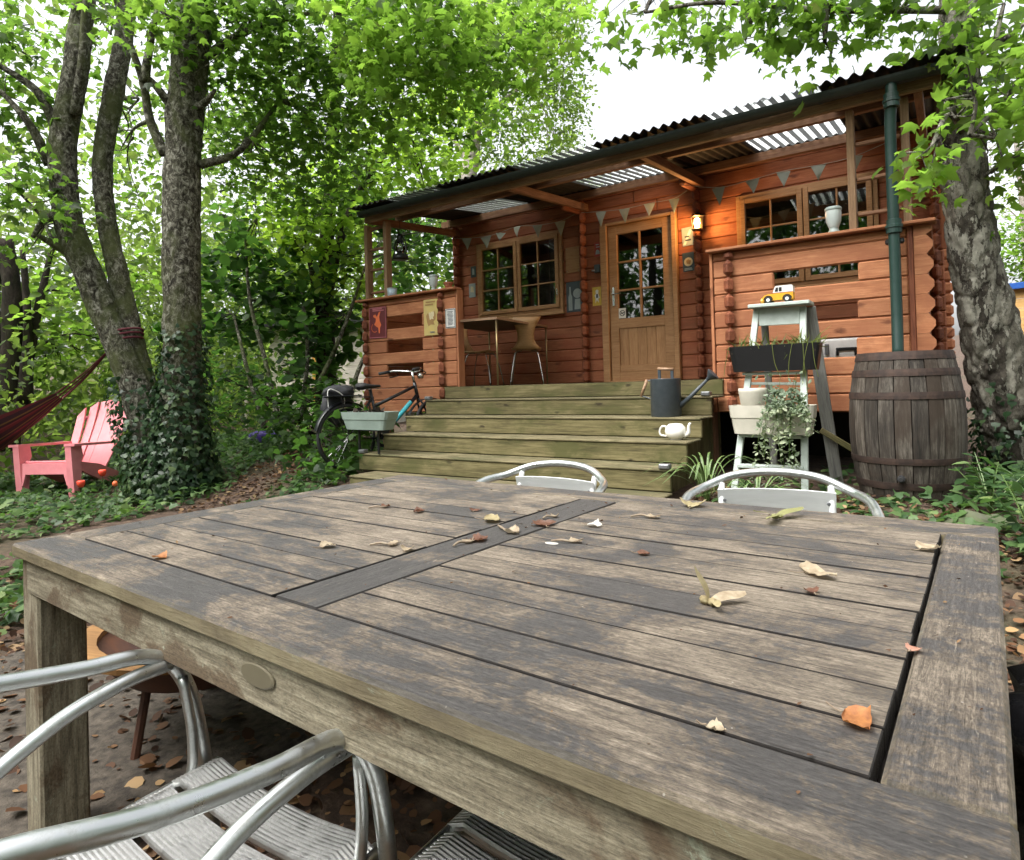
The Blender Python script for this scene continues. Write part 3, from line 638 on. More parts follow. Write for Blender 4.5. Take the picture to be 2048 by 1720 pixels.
# ------------------------------------------------------------------ barrel
brl = empty('oak_barrel', (2.535, -.50, -.815), 0, 'old oak barrel with rusty hoops standing under the downpipe', 'barrel')
m_stave = wood('grey oak stave', (.017, .014, .011), (.052, .043, .034), (.14, .124, .102), 50, .8, var=.8, blotch=4, blotchc=(.035, .024, .016))
m_hoop = simple('rusty hoop', (.03, .021, .018), (.065, .04, .03), 18, rough=.75, metal=.4, bump=.3)
H = .955
def br(z): u = z/H*2-1; return .332-.062*abs(u)**2.1
NSV = 22
for k in range(NSV):
    a0 = 2*math.pi*k/NSV+.009; a1 = 2*math.pi*(k+1)/NSV-.009; prof = [(br(z), z) for z in np.linspace(.005, H, 13)]
    prof2 = [(r-.028, z) for r, z in prof]; dr_ = rng.uniform(-.0025, .0025); V = []
    for (r, z), (q, _) in zip(prof, prof2):
        for a in (a0, (a0+a1)/2, a1): V.append(((r+dr_)*math.cos(a), (r+dr_)*math.sin(a), z))
        for a in (a1, a0): V.append((q*math.cos(a), q*math.sin(a), z))
    F = [(i*5+j, i*5+(j+1) % 5, (i+1)*5+(j+1) % 5, (i+1)*5+j) for i in range(12) for j in range(5)]+[(4, 3, 2, 1, 0), tuple(60+j for j in range(5))]
    am = (a0+a1)/2; Rm = Matrix.Rotation(math.pi/2, 4, 'Y')
    # local X up the stave so that the grain runs with it
    V = [(z, y, -x) for x, y, z in V]
    obj('stave', (V, F), m_stave, brl, (0, 0, 0), (0, -math.pi/2, 0), smooth=False)
for z0, z1 in ((.0, .035), (.085, .13), (.245, .285), (.655, .70), (.80, .845), (.905, .957)):
    obj('hoop', lathe([(br(z0)+.0015, z0), (br(z0)+.0055, z0), (br((z0+z1)/2)+.0065, (z0+z1)/2), (br(z1)+.0055, z1), (br(z1)+.0015, z1)], 44), m_hoop, brl)
obj('lid', lathe([(0, H-.03), (.25, H-.03)], 30), m_stave, brl)
obj('tap_stub', lathe([(.022, 0), (.022, .03), (.012, .032), (.012, .05)], 12, True, True), m_rubber, brl, (-.02, -br(.16)-.001, .16), (math.pi/2, 0, 0))
# ------------------------------------------------------------------ step ladder with its plants
lad = empty('step_ladder', (1.76, -.55, -.82), 0, 'pale sage painted wooden step ladder used as a plant stand', 'ladder')
lx, ly, lz = lad.location
def LB(name, p, q, w, t, mat, up=(0, -1, 0)): return board(name, (p[0]-lx, p[1]-ly, p[2]-lz), (q[0]-lx, q[1]-ly, q[2]-lz), w, t, mat, lad, up)
LB('rail', (1.605, -.46, .515), (1.50, -.86, -.82), .045, .03, m_pale); LB('rail', (1.925, -.46, .505), (1.965, -.86, -.82), .045, .03, m_pale)
LB('top_plate', (1.565, -.47, .532), (1.985, -.47, .528), .20, .026, m_pale, (0, 0, 1))
LB('apron', (1.625, -.487, .45), (1.905, -.487, .445), .13, .016, m_pale)
LB('rear_leg', (1.64, -.40, .515), (1.60, -.03, -.82), .05, .028, m_ladgrey); LB('rear_leg', (1.955, -.40, .505), (2.06, -.10, -.82), .085, .03, m_ladgrey)
for z, y in ((.033, -.605), (-.405, -.735)):
    LB('tread', (1.535, y, z), (1.945, y, z-.006), .13, .022, m_pale, (0, 0, 1))
LB('tread', (1.58, -.60, -.04), (1.935, -.60, -.05), .05, .02, m_pale, (0, 0, 1)); LB('tread', (1.52, -.80, -.62), (1.955, -.80, -.62), .07, .025, m_pale, (0, 0, 1))
def trough(name, w0, w1, d0, d1, h, mat, rim=.0, waist=None):
    """tapering planter: top w0 x d0, bottom w1 x d1, open with soil inside"""
    lv = [(w1, d1, 0), (w0-(w0-w1)*.45, d0-(d0-d1)*.45, h*.55)]+([(w0-(w0-w1)*.45+.01, d0-(d0-d1)*.45+.01, h*.57)] if rim else [])+[(w0, d0, h), (w0-.014, d0-.014, h), (w0-.02, d0-.02, h-.03)]
    V = []; F = []; n = 16
    for (w, d, z) in lv:
        for k in range(n):
            a = 2*math.pi*(k+.5)/n; c, s = math.cos(a), math.sin(a); e = .28
            V.append((math.copysign(abs(c)**e, c)*w/2, math.copysign(abs(s)**e, s)*d/2, z))
    for i in range(len(lv)-1):
        for k in range(n): F.append((i*n+k, i*n+(k+1) % n, (i+1)*n+(k+1) % n, (i+1)*n+k))
    F.append(tuple(reversed(range(n)))); F.append(tuple(range((len(lv)-1)*n, len(lv)*n)))
    return V, F
def grassy(n, rx, ry, length, lean, kind='blade', up=1.0):
    pos = np.c_[npr.uniform(-rx, rx, n), npr.uniform(-ry, ry, n), npr.uniform(0, .02, n)]
    d = npr.normal(size=(n, 3))*lean; d[:, 2] += up; nr = npr.normal(size=(n, 3)); sz = length*(.5+.7*npr.random(n))
    return place_leaves(pos, nr, d, sz, kind)
m_grass = leafmat('plant blades', [(0, (.07, .10, .025)), (.5, (.13, .17, .05)), (1, (.24, .23, .09))], (.25, .32, .08), .4)
m_silver = leafmat('silvery leaves', [(0, (.12, .17, .11)), (.5, (.2, .26, .18)), (1, (.34, .4, .3))], (.25, .33, .18), .35)
m_herb = leafmat('herb leaves', [(0, (.03, .06, .015)), (.5, (.06, .11, .03)), (1, (.12, .18, .05))], (.2, .34, .06), .45)
def planter(name, label, loc, rz, vf, mat, soil, cat='planter'):
    r = empty(name, loc, rz, label, cat); obj('body', vf, mat, r); obj('soil', soil, m_soil, r); return r
pb = planter('plant_trough', 'black plastic trough on the upper ladder step with straggly grass', (1.755, -.625, .046), -.01, trough('t', .62, .56, .19, .15, .185, m_black), m_black, bx(-.29, .29, -.08, .08, .12, .15, .01))
V, F = grassy(150, .27, .06, .13, .9); V[:, 2] += .15; o = arr_obj('grass', V, F, m_grass, pb); tag(o, kind='stuff')
V, F = grassy(30, .1, .05, .17, 1.0); V[:, 0] += .2; V[:, 2] += .15; o = arr_obj('long_grass', V, F, m_grass, pb); tag(o, kind='stuff')
for x, dx, zz in ((.0, .05, -.02), (.13, -.02, -.06), (.2, .03, -.16), (.23, -.03, -.1), (-.3, -.03, -.03), (.26, .04, -.05)): obj('hanging_stem', tube(cr([(x, -.07, .16), (x+.01, -.115, .18), (x+dx*.5, -.125, .06), (x+dx, -.12, zz)], 5), .0022, 5), m_grass, pb)
pc = planter('plant_trough', 'cream ribbed trough on the lower ladder step with a trailing plant', (1.755, -.765, -.392), -.02, trough('t', .565, .50, .19, .15, .20, m_cream, rim=.01), m_cream, bx(-.26, .26, -.08, .08, .13, .165, .01))
stems = []; lp = []; ld = []
for k in range(20):
    x = npr.uniform(-.02, .18); dx = npr.uniform(-.18, .15); h = npr.uniform(.02, .16); fall = npr.uniform(-.45, .1)
    path = cr([(x, -.04, .17), (x+dx*.3, -.09, .17+h), (x+dx*.7, -.15-.05*npr.random(), .14+h*.4+fall*.4), (x+dx, -.17-.08*npr.random(), .1+fall)], 7)
    stems.append(tube(path, .0016, 4, False))
    for p in path[5:]:
        for q in range(3): lp.append(p+npr.normal(size=3)*.012); ld.append(npr.normal(size=3)*.7+np.array((0, -.4, -.5)))
obj('stems', join(*stems), m_herb, pc)
V, F = place_leaves(np.array(lp), npr.normal(size=(len(lp), 3))*.7+np.array((0, -.3, 1)), np.array(ld), npr.uniform(.018, .05, len(lp)), 'oval'); tag(arr_obj('leaves', V, F, m_silver, pc), kind='stuff')
tall = [tube(cr([(x, -.03, .16), (x+dx*.4, -.05, .30), (x+dx, -.07, .42)], 5), .0018, 4, False) for x, dx in ((.05, .03), (.12, .06), (.0, -.02), (.16, .02))]; obj('stems', join(*tall), m_grass, pc)
V, F = place_leaves(np.array([(x+npr.normal()*.05, -.06+npr.normal()*.03, .22+.2*npr.random()) for x in npr.uniform(0, .2, 40)]), npr.normal(size=(40, 3)), npr.normal(size=(40, 3)), npr.uniform(.02, .045, 40), 'oval'); tag(arr_obj('leaves', V, F, m_silver, pc), kind='stuff')
pw = planter('flower_pot', 'white round flower pot standing in the end of the cream trough', (1.627, -.765, -.222), 0, lathe([(0, 0), (.072, 0), (.078, .01), (.094, .125), (.096, .15), (.088, .15), (.083, .1)], 28), m_cream, lathe([(0, .105), (.086, .105)], 20))
pw.children[0].data.shade_smooth()
# ------------------------------------------------------------------ toy van on the ladder top
van = empty('toy_van', (1.765, -.475, .5455), .02, 'small yellow and white toy delivery van on top of the ladder', 'toy')
m_yel = plain('yellow toy paint', (.72, .36, .03), .3); m_vwhite = plain('white toy paint', (.78, .78, .75), .3); m_vred = plain('maroon stripe', (.25, .03, .02), .4)
L2 = .095; van.scale = (1.12, 1.12, 1.12)
low = [(-.095, .018), (.09, .018), (.093, .03), (.093, .066), (-.03, .066), (-.052, .062), (-.082, .054), (-.095, .04)]
obj('body', prism(low, .074), m_yel, van); up_ = [(-.030, .0665), (.092, .0665), (.092, .104), (.086, .11), (-.004, .11), (-.016, .106)]
obj('cargo_box', prism(up_, .072), m_vwhite, van); obj('stripe', bx(-.05, .092, -.0378, .0378, .0625, .0665, .001), m_vred, van)
obj('window', join(prism([(-.018, .072), (.004, .072), (.004, .1), (-.010, .1)], .0735), prism([(.008, .072), (.026, .072), (.026, .1), (.008, .1)], .0735)), m_black, van)
obj('bonnet', xf(lathe([(0, .05), (.012, .047), (.02, .035), (.022, 0)], 12), (-.088, 0, .022), (0, -math.pi/2, 0), (1, 1.6, .5)), m_yel, van)
for x in (-.058, .058):
    for s in (-1, 1):
        w = obj('wheel', xf(lathe([(0, -.008), (.02, -.008), (.022, -.005), (.022, .005), (.02, .008), (0, .008)], 18), (0, 0, 0), (math.pi/2, 0, 0)), m_rubber, van, (x, s*.038, .022))
        obj('hub', xf(lathe([(0, .0), (.011, 0), (.011, -.0012), (0, -.0012)], 12), (0, 0, 0), (math.pi/2, 0, 0)), m_vwhite, w, (0, s*.0095, 0))
        obj('mudguard', xf(lathe([(.024, -.008), (.029, -.008), (.029, .008), (.024, .008)], 12, a0=0, a1=math.pi), (0, 0, 0), (math.pi/2, 0, 0)), m_black, van, (x, s*.036, .022))
# ------------------------------------------------------------------ watering can and teapot on the steps
wc = empty('watering_can', (.885, -.50, ztop[2]), .05, 'dark slate metal watering can on the third step', 'watering can')
obj('body', lathe([(0, 0), (.118, 0), (.121, .004), (.121, .30), (.123, .306), (.119, .306), (.117, .29)], 36), m_zinc, wc, smooth=True)
obj('top', lathe([(0, .297), (.119, .297)], 36), m_zinc, wc)
obj('spout', tube([(.10, 0, .07), (.20, -.004, .155), (.34, -.008, .29)], [.022, .017, .012], 14), m_zinc, wc, smooth=True)
obj('rose', xf(lathe([(.012, 0), (.018, .02), (.052, .065), (.053, .072), (0, .076)], 22), (.335, -.008, .285), (0, rad(47), 0)), m_zinc, wc)
hd = obj('top_handle', join(bx(-.06, -.035, -.006, .006, .29, .395, .003), bx(.045, .07, -.006, .006, .29, .385, .003)), m_zinc, wc); obj('grip', tube([(-.058, 0, .388), (.068, 0, .378)], .012, 12), m_brown, hd, smooth=True)
sh = obj('side_handle', join(tube([(-.118, 0, .29), (-.155, 0, .295)], .006, 8), tube([(-.118, 0, .14), (-.205, 0, .17)], .006, 8)), m_zinc, wc); obj('grip', tube([(-.153, 0, .30), (-.208, 0, .165)], .013, 12), m_brown, sh, smooth=True)
tpt = empty('teapot', (1.075, -.82, ztop[3]), .04, 'cream glazed teapot without a lid on the step below the can', 'teapot')
obj('body', xf(lathe([(0, 0), (.042, 0), (.042, .008), (.05, .012), (.072, .035), (.076, .06), (.07, .09), (.05, .112), (.046, .114), (.043, .108), (.05, .08)], 30), sc=(1.05, .9, 1.05)), m_white, tpt, smooth=True)
obj('handle', tube(cr([(-.066, 0, .095), (-.10, 0, .10), (-.122, 0, .07), (-.115, 0, .035), (-.062, 0, .025)], 7), .0075, 10), m_white, tpt, smooth=True)
obj('spout', tube(cr([(.062, 0, .03), (.095, 0, .05), (.10, 0, .09), (.106, 0, .118), (.118, 0, .12)], 7), [.018, .014, .011, .008], 12), m_white, tpt, smooth=True)
def lump(rx, ry, rz, seed, amp=.3, n=18, m=12):
    V = []; 
    for i in range(m+1):
        for k in range(n):
            t = math.pi*i/m; a = 2*math.pi*k/n; p = Vector((math.sin(t)*math.cos(a), math.sin(t)*math.sin(a), math.cos(t)))
            q = 1+amp*noise.noise(p*2.2+Vector((seed, seed, 0)))+amp*.5*noise.noise(p*5+Vector((0, seed, 0))); V.append((p.x*rx*q, p.y*ry*q, p.z*rz*q))
    F = [(i*n+k, (i+1)*n+k, (i+1)*n+(k+1) % n, i*n+(k+1) % n) for i in range(m) for k in range(n)]
    return V, F
# ------------------------------------------------------------------ things on and about the porch
m_jar = simple('frosted glass jar', (.50, .55, .53), (.42, .47, .46), 6, rough=.25, bump=.03); m_jarlid = plain('grey green lid', (.36, .42, .40), .4)
def jar(label, loc, s):
    r = empty('lamp_jar', loc, 0, label, 'lamp', 'solar jar lamps on the porch rail'); r.scale = (s, s, s)
    obj('foot', lathe([(0, 0), (.042, 0), (.04, .012), (.03, .03), (.034, .042)], 24), m_jarlid, r, smooth=True)
    V, F = lathe([(.034, .042), (.052, .09), (.056, .15), (.054, .175)], 36); V = [(x*(1+.02*(i % 2)), y*(1+.02*(i % 2)), z) for i, (x, y, z) in enumerate(V)]
    obj('bowl', (V, F), m_jar, r, smooth=True); obj('lid', lathe([(.056, .172), (.06, .176), (.06, .19), (.05, .2), (0, .204)], 28), m_jarlid, r, smooth=True)
jar('frosted glass jar lamp on the right porch rail', (2.085, -.005, 1.0965), 1.0); jar('frosted glass jar lamp on the left porch rail', (-2.0, .0, 1.0965), .88)
m_blue = plain('pale blue glaze', (.38, .48, .56), .4)
o = empty('blue_cup', (-2.655, .0, 1.0965), 0, 'small pale blue pot on the left porch rail', 'pot'); obj('body', lathe([(0, 0), (.05, 0), (.055, .02), (.058, .095), (.053, .095), (.05, .02), (0, .015)], 26), m_blue, o, smooth=True); obj('band', lathe([(.0585, .085), (.06, .088), (.06, .096), (.057, .098)], 26), m_jarlid, o)
m_terra = plain('terracotta', (.30, .09, .04), .7)
o = empty('clay_pot', (-1.80, .02, 1.0965), 0, 'small terracotta pot on the left porch rail next to the jar lamp', 'pot'); obj('body', lathe([(0, 0), (.035, 0), (.05, .06), (.045, .06), (.03, .01)], 22), m_terra, o, smooth=True); obj('rim', lathe([(.05, .05), (.055, .05), (.055, .072), (.047, .072)], 22), m_terra, o)
# hurricane lantern hanging under the roof
lan = empty('hurricane_lantern', (-2.60, .10, 1.545), 0, 'black hurricane lantern hanging under the left end of the porch roof', 'lantern')
obj('tank', lathe([(0, 0), (.092, 0), (.095, .01), (.09, .05), (.05, .065), (.04, .075)], 24), m_black, lan, smooth=True)
obj('globe', lathe([(.038, .078), (.062, .12), (.062, .15), (.04, .2)], 20), m_glass, lan, smooth=True); obj('chimney', lathe([(.045, .2), (.05, .205), (.03, .24), (.032, .28), (.045, .285), (.02, .31), (0, .312)], 18), m_black, lan)
for s in (-1, 1): obj('side_tube', tube(cr([(s*.085, 0, .04), (s*.1, 0, .12), (s*.085, 0, .2), (s*.04, 0, .27)], 6), .008, 8), m_black, lan, smooth=True)
obj('bail', tube(cr([(-.08, 0, .24), (-.05, 0, .33), (0, 0, .36), (.05, 0, .33), (.08, 0, .24)], 6), .003, 6), m_black, lan); obj('hook', tube([(0, 0, .358), (0, 0, .475)], .0025, 6), m_black, lan)
# lit wall lamp
wl = empty('wall_lamp', (.565, D-.20, 1.63), 0, 'lit lantern style wall lamp to the right of the door', 'lamp')
m_lampk = plain('dark bronze lamp metal', (.03, .022, .015), .45, .6)
t = NT('glowing lamp glass'); e = t.n('Emission', None, Color=(1, .48, .11), Strength=30.0); m_lampglow = t.surf(e.outputs[0])
obj('cage', join(*[tube([(x*.8, y*.8, .02), (x, y, .15)], .004, 6) for x, y in ((-.05, -.05), (.05, -.05), (.05, .05), (-.05, .05))], bx(-.05, .05, -.05, .05, .0, .018, .004)), m_lampk, wl)
obj('roof', lathe([(.085, .15), (.08, .158), (.04, .185), (.015, .2), (0, .215)], 4, True), m_lampk, wl); obj('bulb', lathe([(0, .03), (.025, .035), (.034, .08), (.028, .125), (0, .145)], 16), m_lampglow, wl, smooth=True)
obj('arm', tube(cr([(0, 0, .21), (0, .03, .235), (0, .08, .22), (0, .075, .12), (0, .07, .06)], 6), .007, 8), m_lampk, wl)
obj('wall_plate', bx(-.03, .03, .062, .069, .03, .15, .01), m_lampk, wl)
ll = bpy.data.lights.new('lamp light', 'POINT'); ll.energy = 9; ll.color = (1, .55, .2); ll.shadow_soft_size = .035
lo = bpy.data.objects.new('lamp_light', ll); COL.objects.link(lo); lo.parent = wl; lo.location = (0, -.055, .09)
# bunting
m_flag = simple('grey cotton bunting', (.27, .28, .235), (.2, .21, .175), 9, rough=.9, bump=.1); m_flag2 = simple('pale cotton bunting', (.36, .36, .30), (.28, .28, .23), 9, rough=.9, bump=.1)
def bunting(label, flags, string):
    r = empty('bunting', string[0], 0, label, 'bunting', 'bunting strings'); c = Vector(string[0])
    obj('string', tube(cr([tuple(Vector(p)-c) for p in string], 4), .0025, 5), m_flag2, r)
    for (x, y, z, w, h, tilt) in flags:
        V = []; n = 5
        for i in range(n+1):
            f = i/n; ww = w*(1-f)
            for s in (-.5, 0, .5): V.append((s*ww, .012*math.sin(3*f+x*5)+.012*abs(s), -h*f))
        F = [(i*3+j, i*3+j+1, i*3+j+4, i*3+j+3) for i in range(n) for j in range(2)]
        obj('flag', (V, F), m_flag if rng.random() < .6 else m_flag2, r, (x-c.x, y-c.y, z-c.z), (rng.uniform(-.06, .06), tilt, rng.uniform(-.25, .25)), smooth=True)
fl = [(-2.68, 1.5, 2.055, .16, .155, .02), (-2.36, 1.5, 2.03, .16, .16, -.1), (-2.11, 1.5, 2.045, .15, .11, .1), (-1.84, 1.5, 2.08, .13, .14, 0), (-1.52, 1.5, 2.043, .14, .155, .05), (-1.19, 1.5, 2.04, .145, .185, -.03)]
bunting('bunting string above the left window', fl, [(-2.9, 1.5, 2.09)]+[(x, 1.501, z+.002) for x, _, z, *_ in fl]+[(-.98, 1.5, 2.09)])
fl = [(-.593, 1.45, 2.045, .14, .185, .03), (-.29, 1.45, 2.022, .13, .165, -.02), (.017, 1.45, 2.03, .13, .145, .06), (.307, 1.45, 2.03, .12, .17, .0)]
bunting('bunting string above the door', fl, [(-.86, 1.45, 2.08)]+[(x, 1.451, z+.002) for x, _, z, *_ in fl]+[(.46, 1.45, 2.09)])
fl = [(.964, .9, 1.89, .135, .175, .0), (1.283, .9, 1.903, .135, .13, -.05), (1.565, .9, 1.924, .125, .15, .0), (1.863, .9, 1.915, .125, .14, .03), (2.16, .9, 1.93, .12, .14, .04)]
bunting('bunting string in front of the right window', fl, [(.60, .9, 1.99)]+[(x, .901, z+.002) for x, _, z, *_ in fl]+[(2.6, .9, 2.05)])
# signs and pictures (flat plates, marks raised a millimetre)
def plate(name, label, x0, x1, z0, z1, y, mat, marks=(), cat='sign', tilt=0, border=None):
    cx, cz = (x0+x1)/2, (z0+z1)/2; w, h = x1-x0, z1-z0
    o = obj(name, cbox(w, .005, h, .0015), mat, None, (cx, y, cz), (0, tilt, 0)); tag(o, label, cat, 'signs and pictures on the cabin')
    if border: obj('border', join(*[(V, F) for V, F in [frame_xz(-w/2+.006, w/2-.006, -h/2+.006, h/2-.006, .007, .0012)]]), border, o, (0, -.0032, 0))
    for q_, (nm, vf, m) in enumerate(marks): obj(nm, vf, m, o, (0, -.0034-.0014*q_, 0))
    return o
def lines(x0, x1, z0, z1, n, th=.006):
    return join(*[bx(x0+.15*(x1-x0)*rng.random(), x1-.3*(x1-x0)*rng.random(), -.0006, .0004, z-th/2, z+th/2, .0002) for z in np.linspace(z1, z0, n)])
def flat(poly): return prism(poly, .0012)
m_paper = plain('white paper', (.68, .68, .65), .7); m_ink = plain('grey ink', (.12, .13, .15), .7); m_maroon = plain('maroon print', (.13, .018, .025), .45); m_orange = plain('orange print', (.75, .16, .05), .5); m_mustard = simple('mustard poster paper', (.55, .42, .13), (.46, .36, .14), 12, rough=.6, bump=.02)
m_tanp = plain('tan print', (.34, .20, .07), .6); m_sepia = plain('pale print', (.62, .53, .33), .6); m_slate = simple('blue grey photograph', (.055, .075, .09), (.03, .04, .05), 9, rough=.35, bump=.02); m_palep = plain('pale photograph tones', (.30, .34, .34), .4); m_yelp = plain('yellow enamel', (.62, .40, .04), .35); m_redp = plain('red enamel', (.33, .045, .03), .4); m_ply = wood('bare plywood', (.24, .12, .05), (.32, .17, .075), (.38, .22, .10), 40, .7); m_pinkp = plain('pink print', (.45, .14, .16), .5)
dancer = [(-.04, .10), (-.01, .07), (.02, .12), (.05, .135), (.028, .07), (.035, .02), (.06, -.03), (.04, -.06), (.035, -.13), (.02, -.13), (.01, -.06), (-.02, -.05), (-.06, -.02), (-.035, .01), (-.03, .05), (-.07, .07), (-.075, .09)]
plate('red_poster', 'dark red framed poster of an orange dancing figure', -3.045, -2.75, .612, .992, -.012, m_maroon, (('figure', flat(dancer), m_orange), ('tail', xf(lathe([(.05, -.0005), (.056, -.0005), (.056, .0007), (.05, .0007)], 16, a0=2.2, a1=5.4), (-.05, 0, -.06), (math.pi/2, 0, 0)), m_orange), ('heading', lines(-.10, .11, .145, .165, 2, .014), m_pinkp)), 'poster', .02, m_pinkp)
bw = [(-.07, .02), (-.045, .05), (-.02, .03), (0, .06), (.03, .04), (.05, .075), (.075, .03), (.07, -.03), (.04, -.05), (.055, -.09), (.0, -.08), (-.04, -.10), (-.06, -.05)]
plate('yellow_poster', 'mustard yellow vintage poster at the right of the left parapet', -2.15, -1.935, .59, 1.0, -.012, m_mustard, (('scene', flat(bw), m_tanp), ('rider', flat([(x*.55+.01, z*.6+.03) for x, z in bw]), m_sepia), ('heading', lines(-.08, .08, .145, .175, 2, .016), m_tanp), ('footer', lines(-.02, .07, -.175, -.165, 2, .006), m_ink)), 'poster')
plate('notice', 'white printed notice in a blue grey frame beside the steps', -1.835, -1.69, .652, .868, -.006, m_paper, (('text_lines', lines(-.045, .055, -.07, .075, 11, .0075), m_ink),), 'notice', 0, m_slate)
YF = D-.004
plate('plywood_board', 'bare plywood board screwed beside the left window', -1.20, -1.00, 1.40, 1.725, YF, m_ply, (('screw', join(*[xf(lathe([(0, .0006), (.005, 0)], 8), (x, 0, z), (math.pi/2, 0, 0)) for x in (-.08, .08) for z in (-.14, .14)]), m_steel),), 'board')
bot = [(-.085, -.17), (-.03, -.17), (-.03, .0), (-.045, .04), (-.048, .13), (-.068, .13), (-.07, .04), (-.085, .0)]
plate('photo_sign', 'blue grey picture sign of a bottle and a round lamp', -1.205, -.975, .90, 1.285, YF, m_slate, (('bottle', flat(bot), m_palep), ('disc', xf(lathe([(0, .0005), (.06, .0005), (.06, -.0007)], 24), (.045, 0, .04), (math.pi/2, 0, 0)), m_palep), ('stand', flat([(-.0, -.16), (.09, -.16), (.085, -.03), (.01, -.03)]), m_palep)), 'sign')
plate('red_sign', 'small red enamel sign left of the door', -.79, -.70, 1.555, 1.73, YF, m_redp, (('lettering', lines(-.03, .035, .03, .06, 2, .012), m_palep), ('picture', flat([(-.03, -.06), (.03, -.06), (.025, -.02), (0, .0), (-.02, -.01)]), m_palep)), 'sign', 0)
plate('yellow_sign', 'small yellow enamel sign with a white standing figure left of the door', -.835, -.705, .95, 1.18, YF-.0, m_yelp, (('figure', flat([(-.02, .07), (.0, .085), (.02, .07), (.015, .03), (.035, -.02), (.015, -.03), (.02, -.08), (-.005, -.04), (-.025, -.085), (-.02, -.02), (-.035, .01), (-.015, .03)]), m_paper), ('coat', flat([(-.012, .03), (.012, .03), (.016, -.02), (-.016, -.02)]), m_ink)), 'sign')
plate('picture_sign', 'pale grey square picture under the lit wall lamp', .323, .455, 1.52, 1.73, YF, m_palep, (('stripe', flat([(-.06, -.09), (-.03, -.09), (.05, .06), (.03, .08)]), m_paper), ('lettering', lines(-.04, .04, -.04, .0, 2, .018), m_slate)), 'sign', -.05)
plate('round_sign', 'square slate sign with a tan round picture right of the door', .322, .455, 1.23, 1.445, YF, m_slate, (('disc', xf(lathe([(0, .0005), (.05, .0005), (.05, -.0007)], 24), (0, 0, .0), (math.pi/2, 0, 0)), m_sepia), ('head', flat([(-.02, -.02), (.02, -.03), (.03, .01), (.0, .03), (-.025, .015)]), m_tanp), ('lettering', lines(-.05, .05, -.09, -.075, 2, .012), m_palep)), 'sign', -.03)
plate('white_card', 'small white card left of the left window, the lower one', -2.775, -2.66, 1.25, 1.445, YF, m_palep, (('picture', flat([(-.03, -.02), (.03, -.03), (.02, .05), (-.02, .06)]), m_sepia),), 'card')
plate('grey_card', 'small grey card left of the left window, the upper one', -2.735, -2.64, 1.53, 1.685, YF, m_slate, (('picture', flat([(-.02, -.04), (.02, -.04), (.015, .04), (-.015, .05)]), m_palep),), 'card')
# switch box by the door
o = empty('switch_box', (-.745, D-.01, 1.40), 0, 'dark grey switch box left of the door under the red sign', 'switch'); obj('body', bx(-.035, .04, -.045, .005, -.05, .05, .006), m_zinc, o); obj('lever', bx(-.06, -.02, -.06, -.046, -.03, -.012, .003), m_steel, o)
# porch table and plywood chair
m_top = wood('dark table underside', (.03, .02, .014), (.055, .036, .024), (.085, .06, .04), 40, .6); m_brass = plain('brassy steel', (.30, .23, .12), .35, .8)
pt = empty('porch_table', (-1.72, .72, 0), .13, 'thin legged porch table seen from below at the left of the porch', 'table'); obj('top', cbox(.86, 1.36, .022, .004), m_top, pt, (0, 0, .725)); obj('edge', join(bx(-.43, .43, -.684, -.681, .712, .738, .001), bx(.431, .434, -.68, .68, .712, .738, .001)), m_brown, pt)
for a in (-1, 1):
    for b in (-1, 1): obj('leg', tube([(a*.41, b*.66, .713), (a*.41, b*.66, .004)], .011, 8), m_brass, pt, smooth=True)
m_birch = wood('birch ply shell', (.42, .24, .11), (.52, .31, .15), (.60, .38, .20), 50, .4)
ch = empty('plywood_chair', (-1.50, 1.12, 0), rad(32), 'bent plywood chair with steel legs beside the porch table', 'chair')
def shell():
    V = []; n, m = 12, 6
    for i in range(n+1):
        f = i/n
        if f < .5: y = .19-.38*f*2; z = .43-.012*math.sin(f*2*math.pi); w = .19-.02*f
        else: g = (f-.5)*2; y = -.19-.10*g-.04*math.sin(g*2); z = .43+.37*g**1.1; w = .17-.09*math.sin(g*math.pi)*(1 if g < .45 else .9)+.02*g
        for j in range(m+1): s = j/m*2-1; V.append((s*w, y+.03*s*s*(1 if f > .5 else 0), z+(.012*s*s if f < .5 else 0)))
    F = [(i*(m+1)+j, i*(m+1)+j+1, (i+1)*(m+1)+j+1, (i+1)*(m+1)+j) for i in range(n) for j in range(m)]
    return V, F
sho = obj('shell', shell(), m_birch, ch, smooth=True); md = sho.modifiers.new('t', 'SOLIDIFY'); md.thickness = .011
for a in (-1, 1):
    for b in (-1, 1): obj('leg', tube(cr([(a*.06, b*.06, .42), (a*.13, b*.13, .40), (a*.17, b*.19, .2), (a*.2, b*.22, .003)], 5), .008, 8), m_chrome, ch, smooth=True)
ch2 = copy_tree(ch); ch2.location = (-2.2, 1.12, 0); ch2.rotation_euler = (0, 0, rad(-80)); ch2['label'] = 'second plywood chair half hidden behind the left parapet'; ch['group'] = ch2['group'] = 'plywood porch chairs'
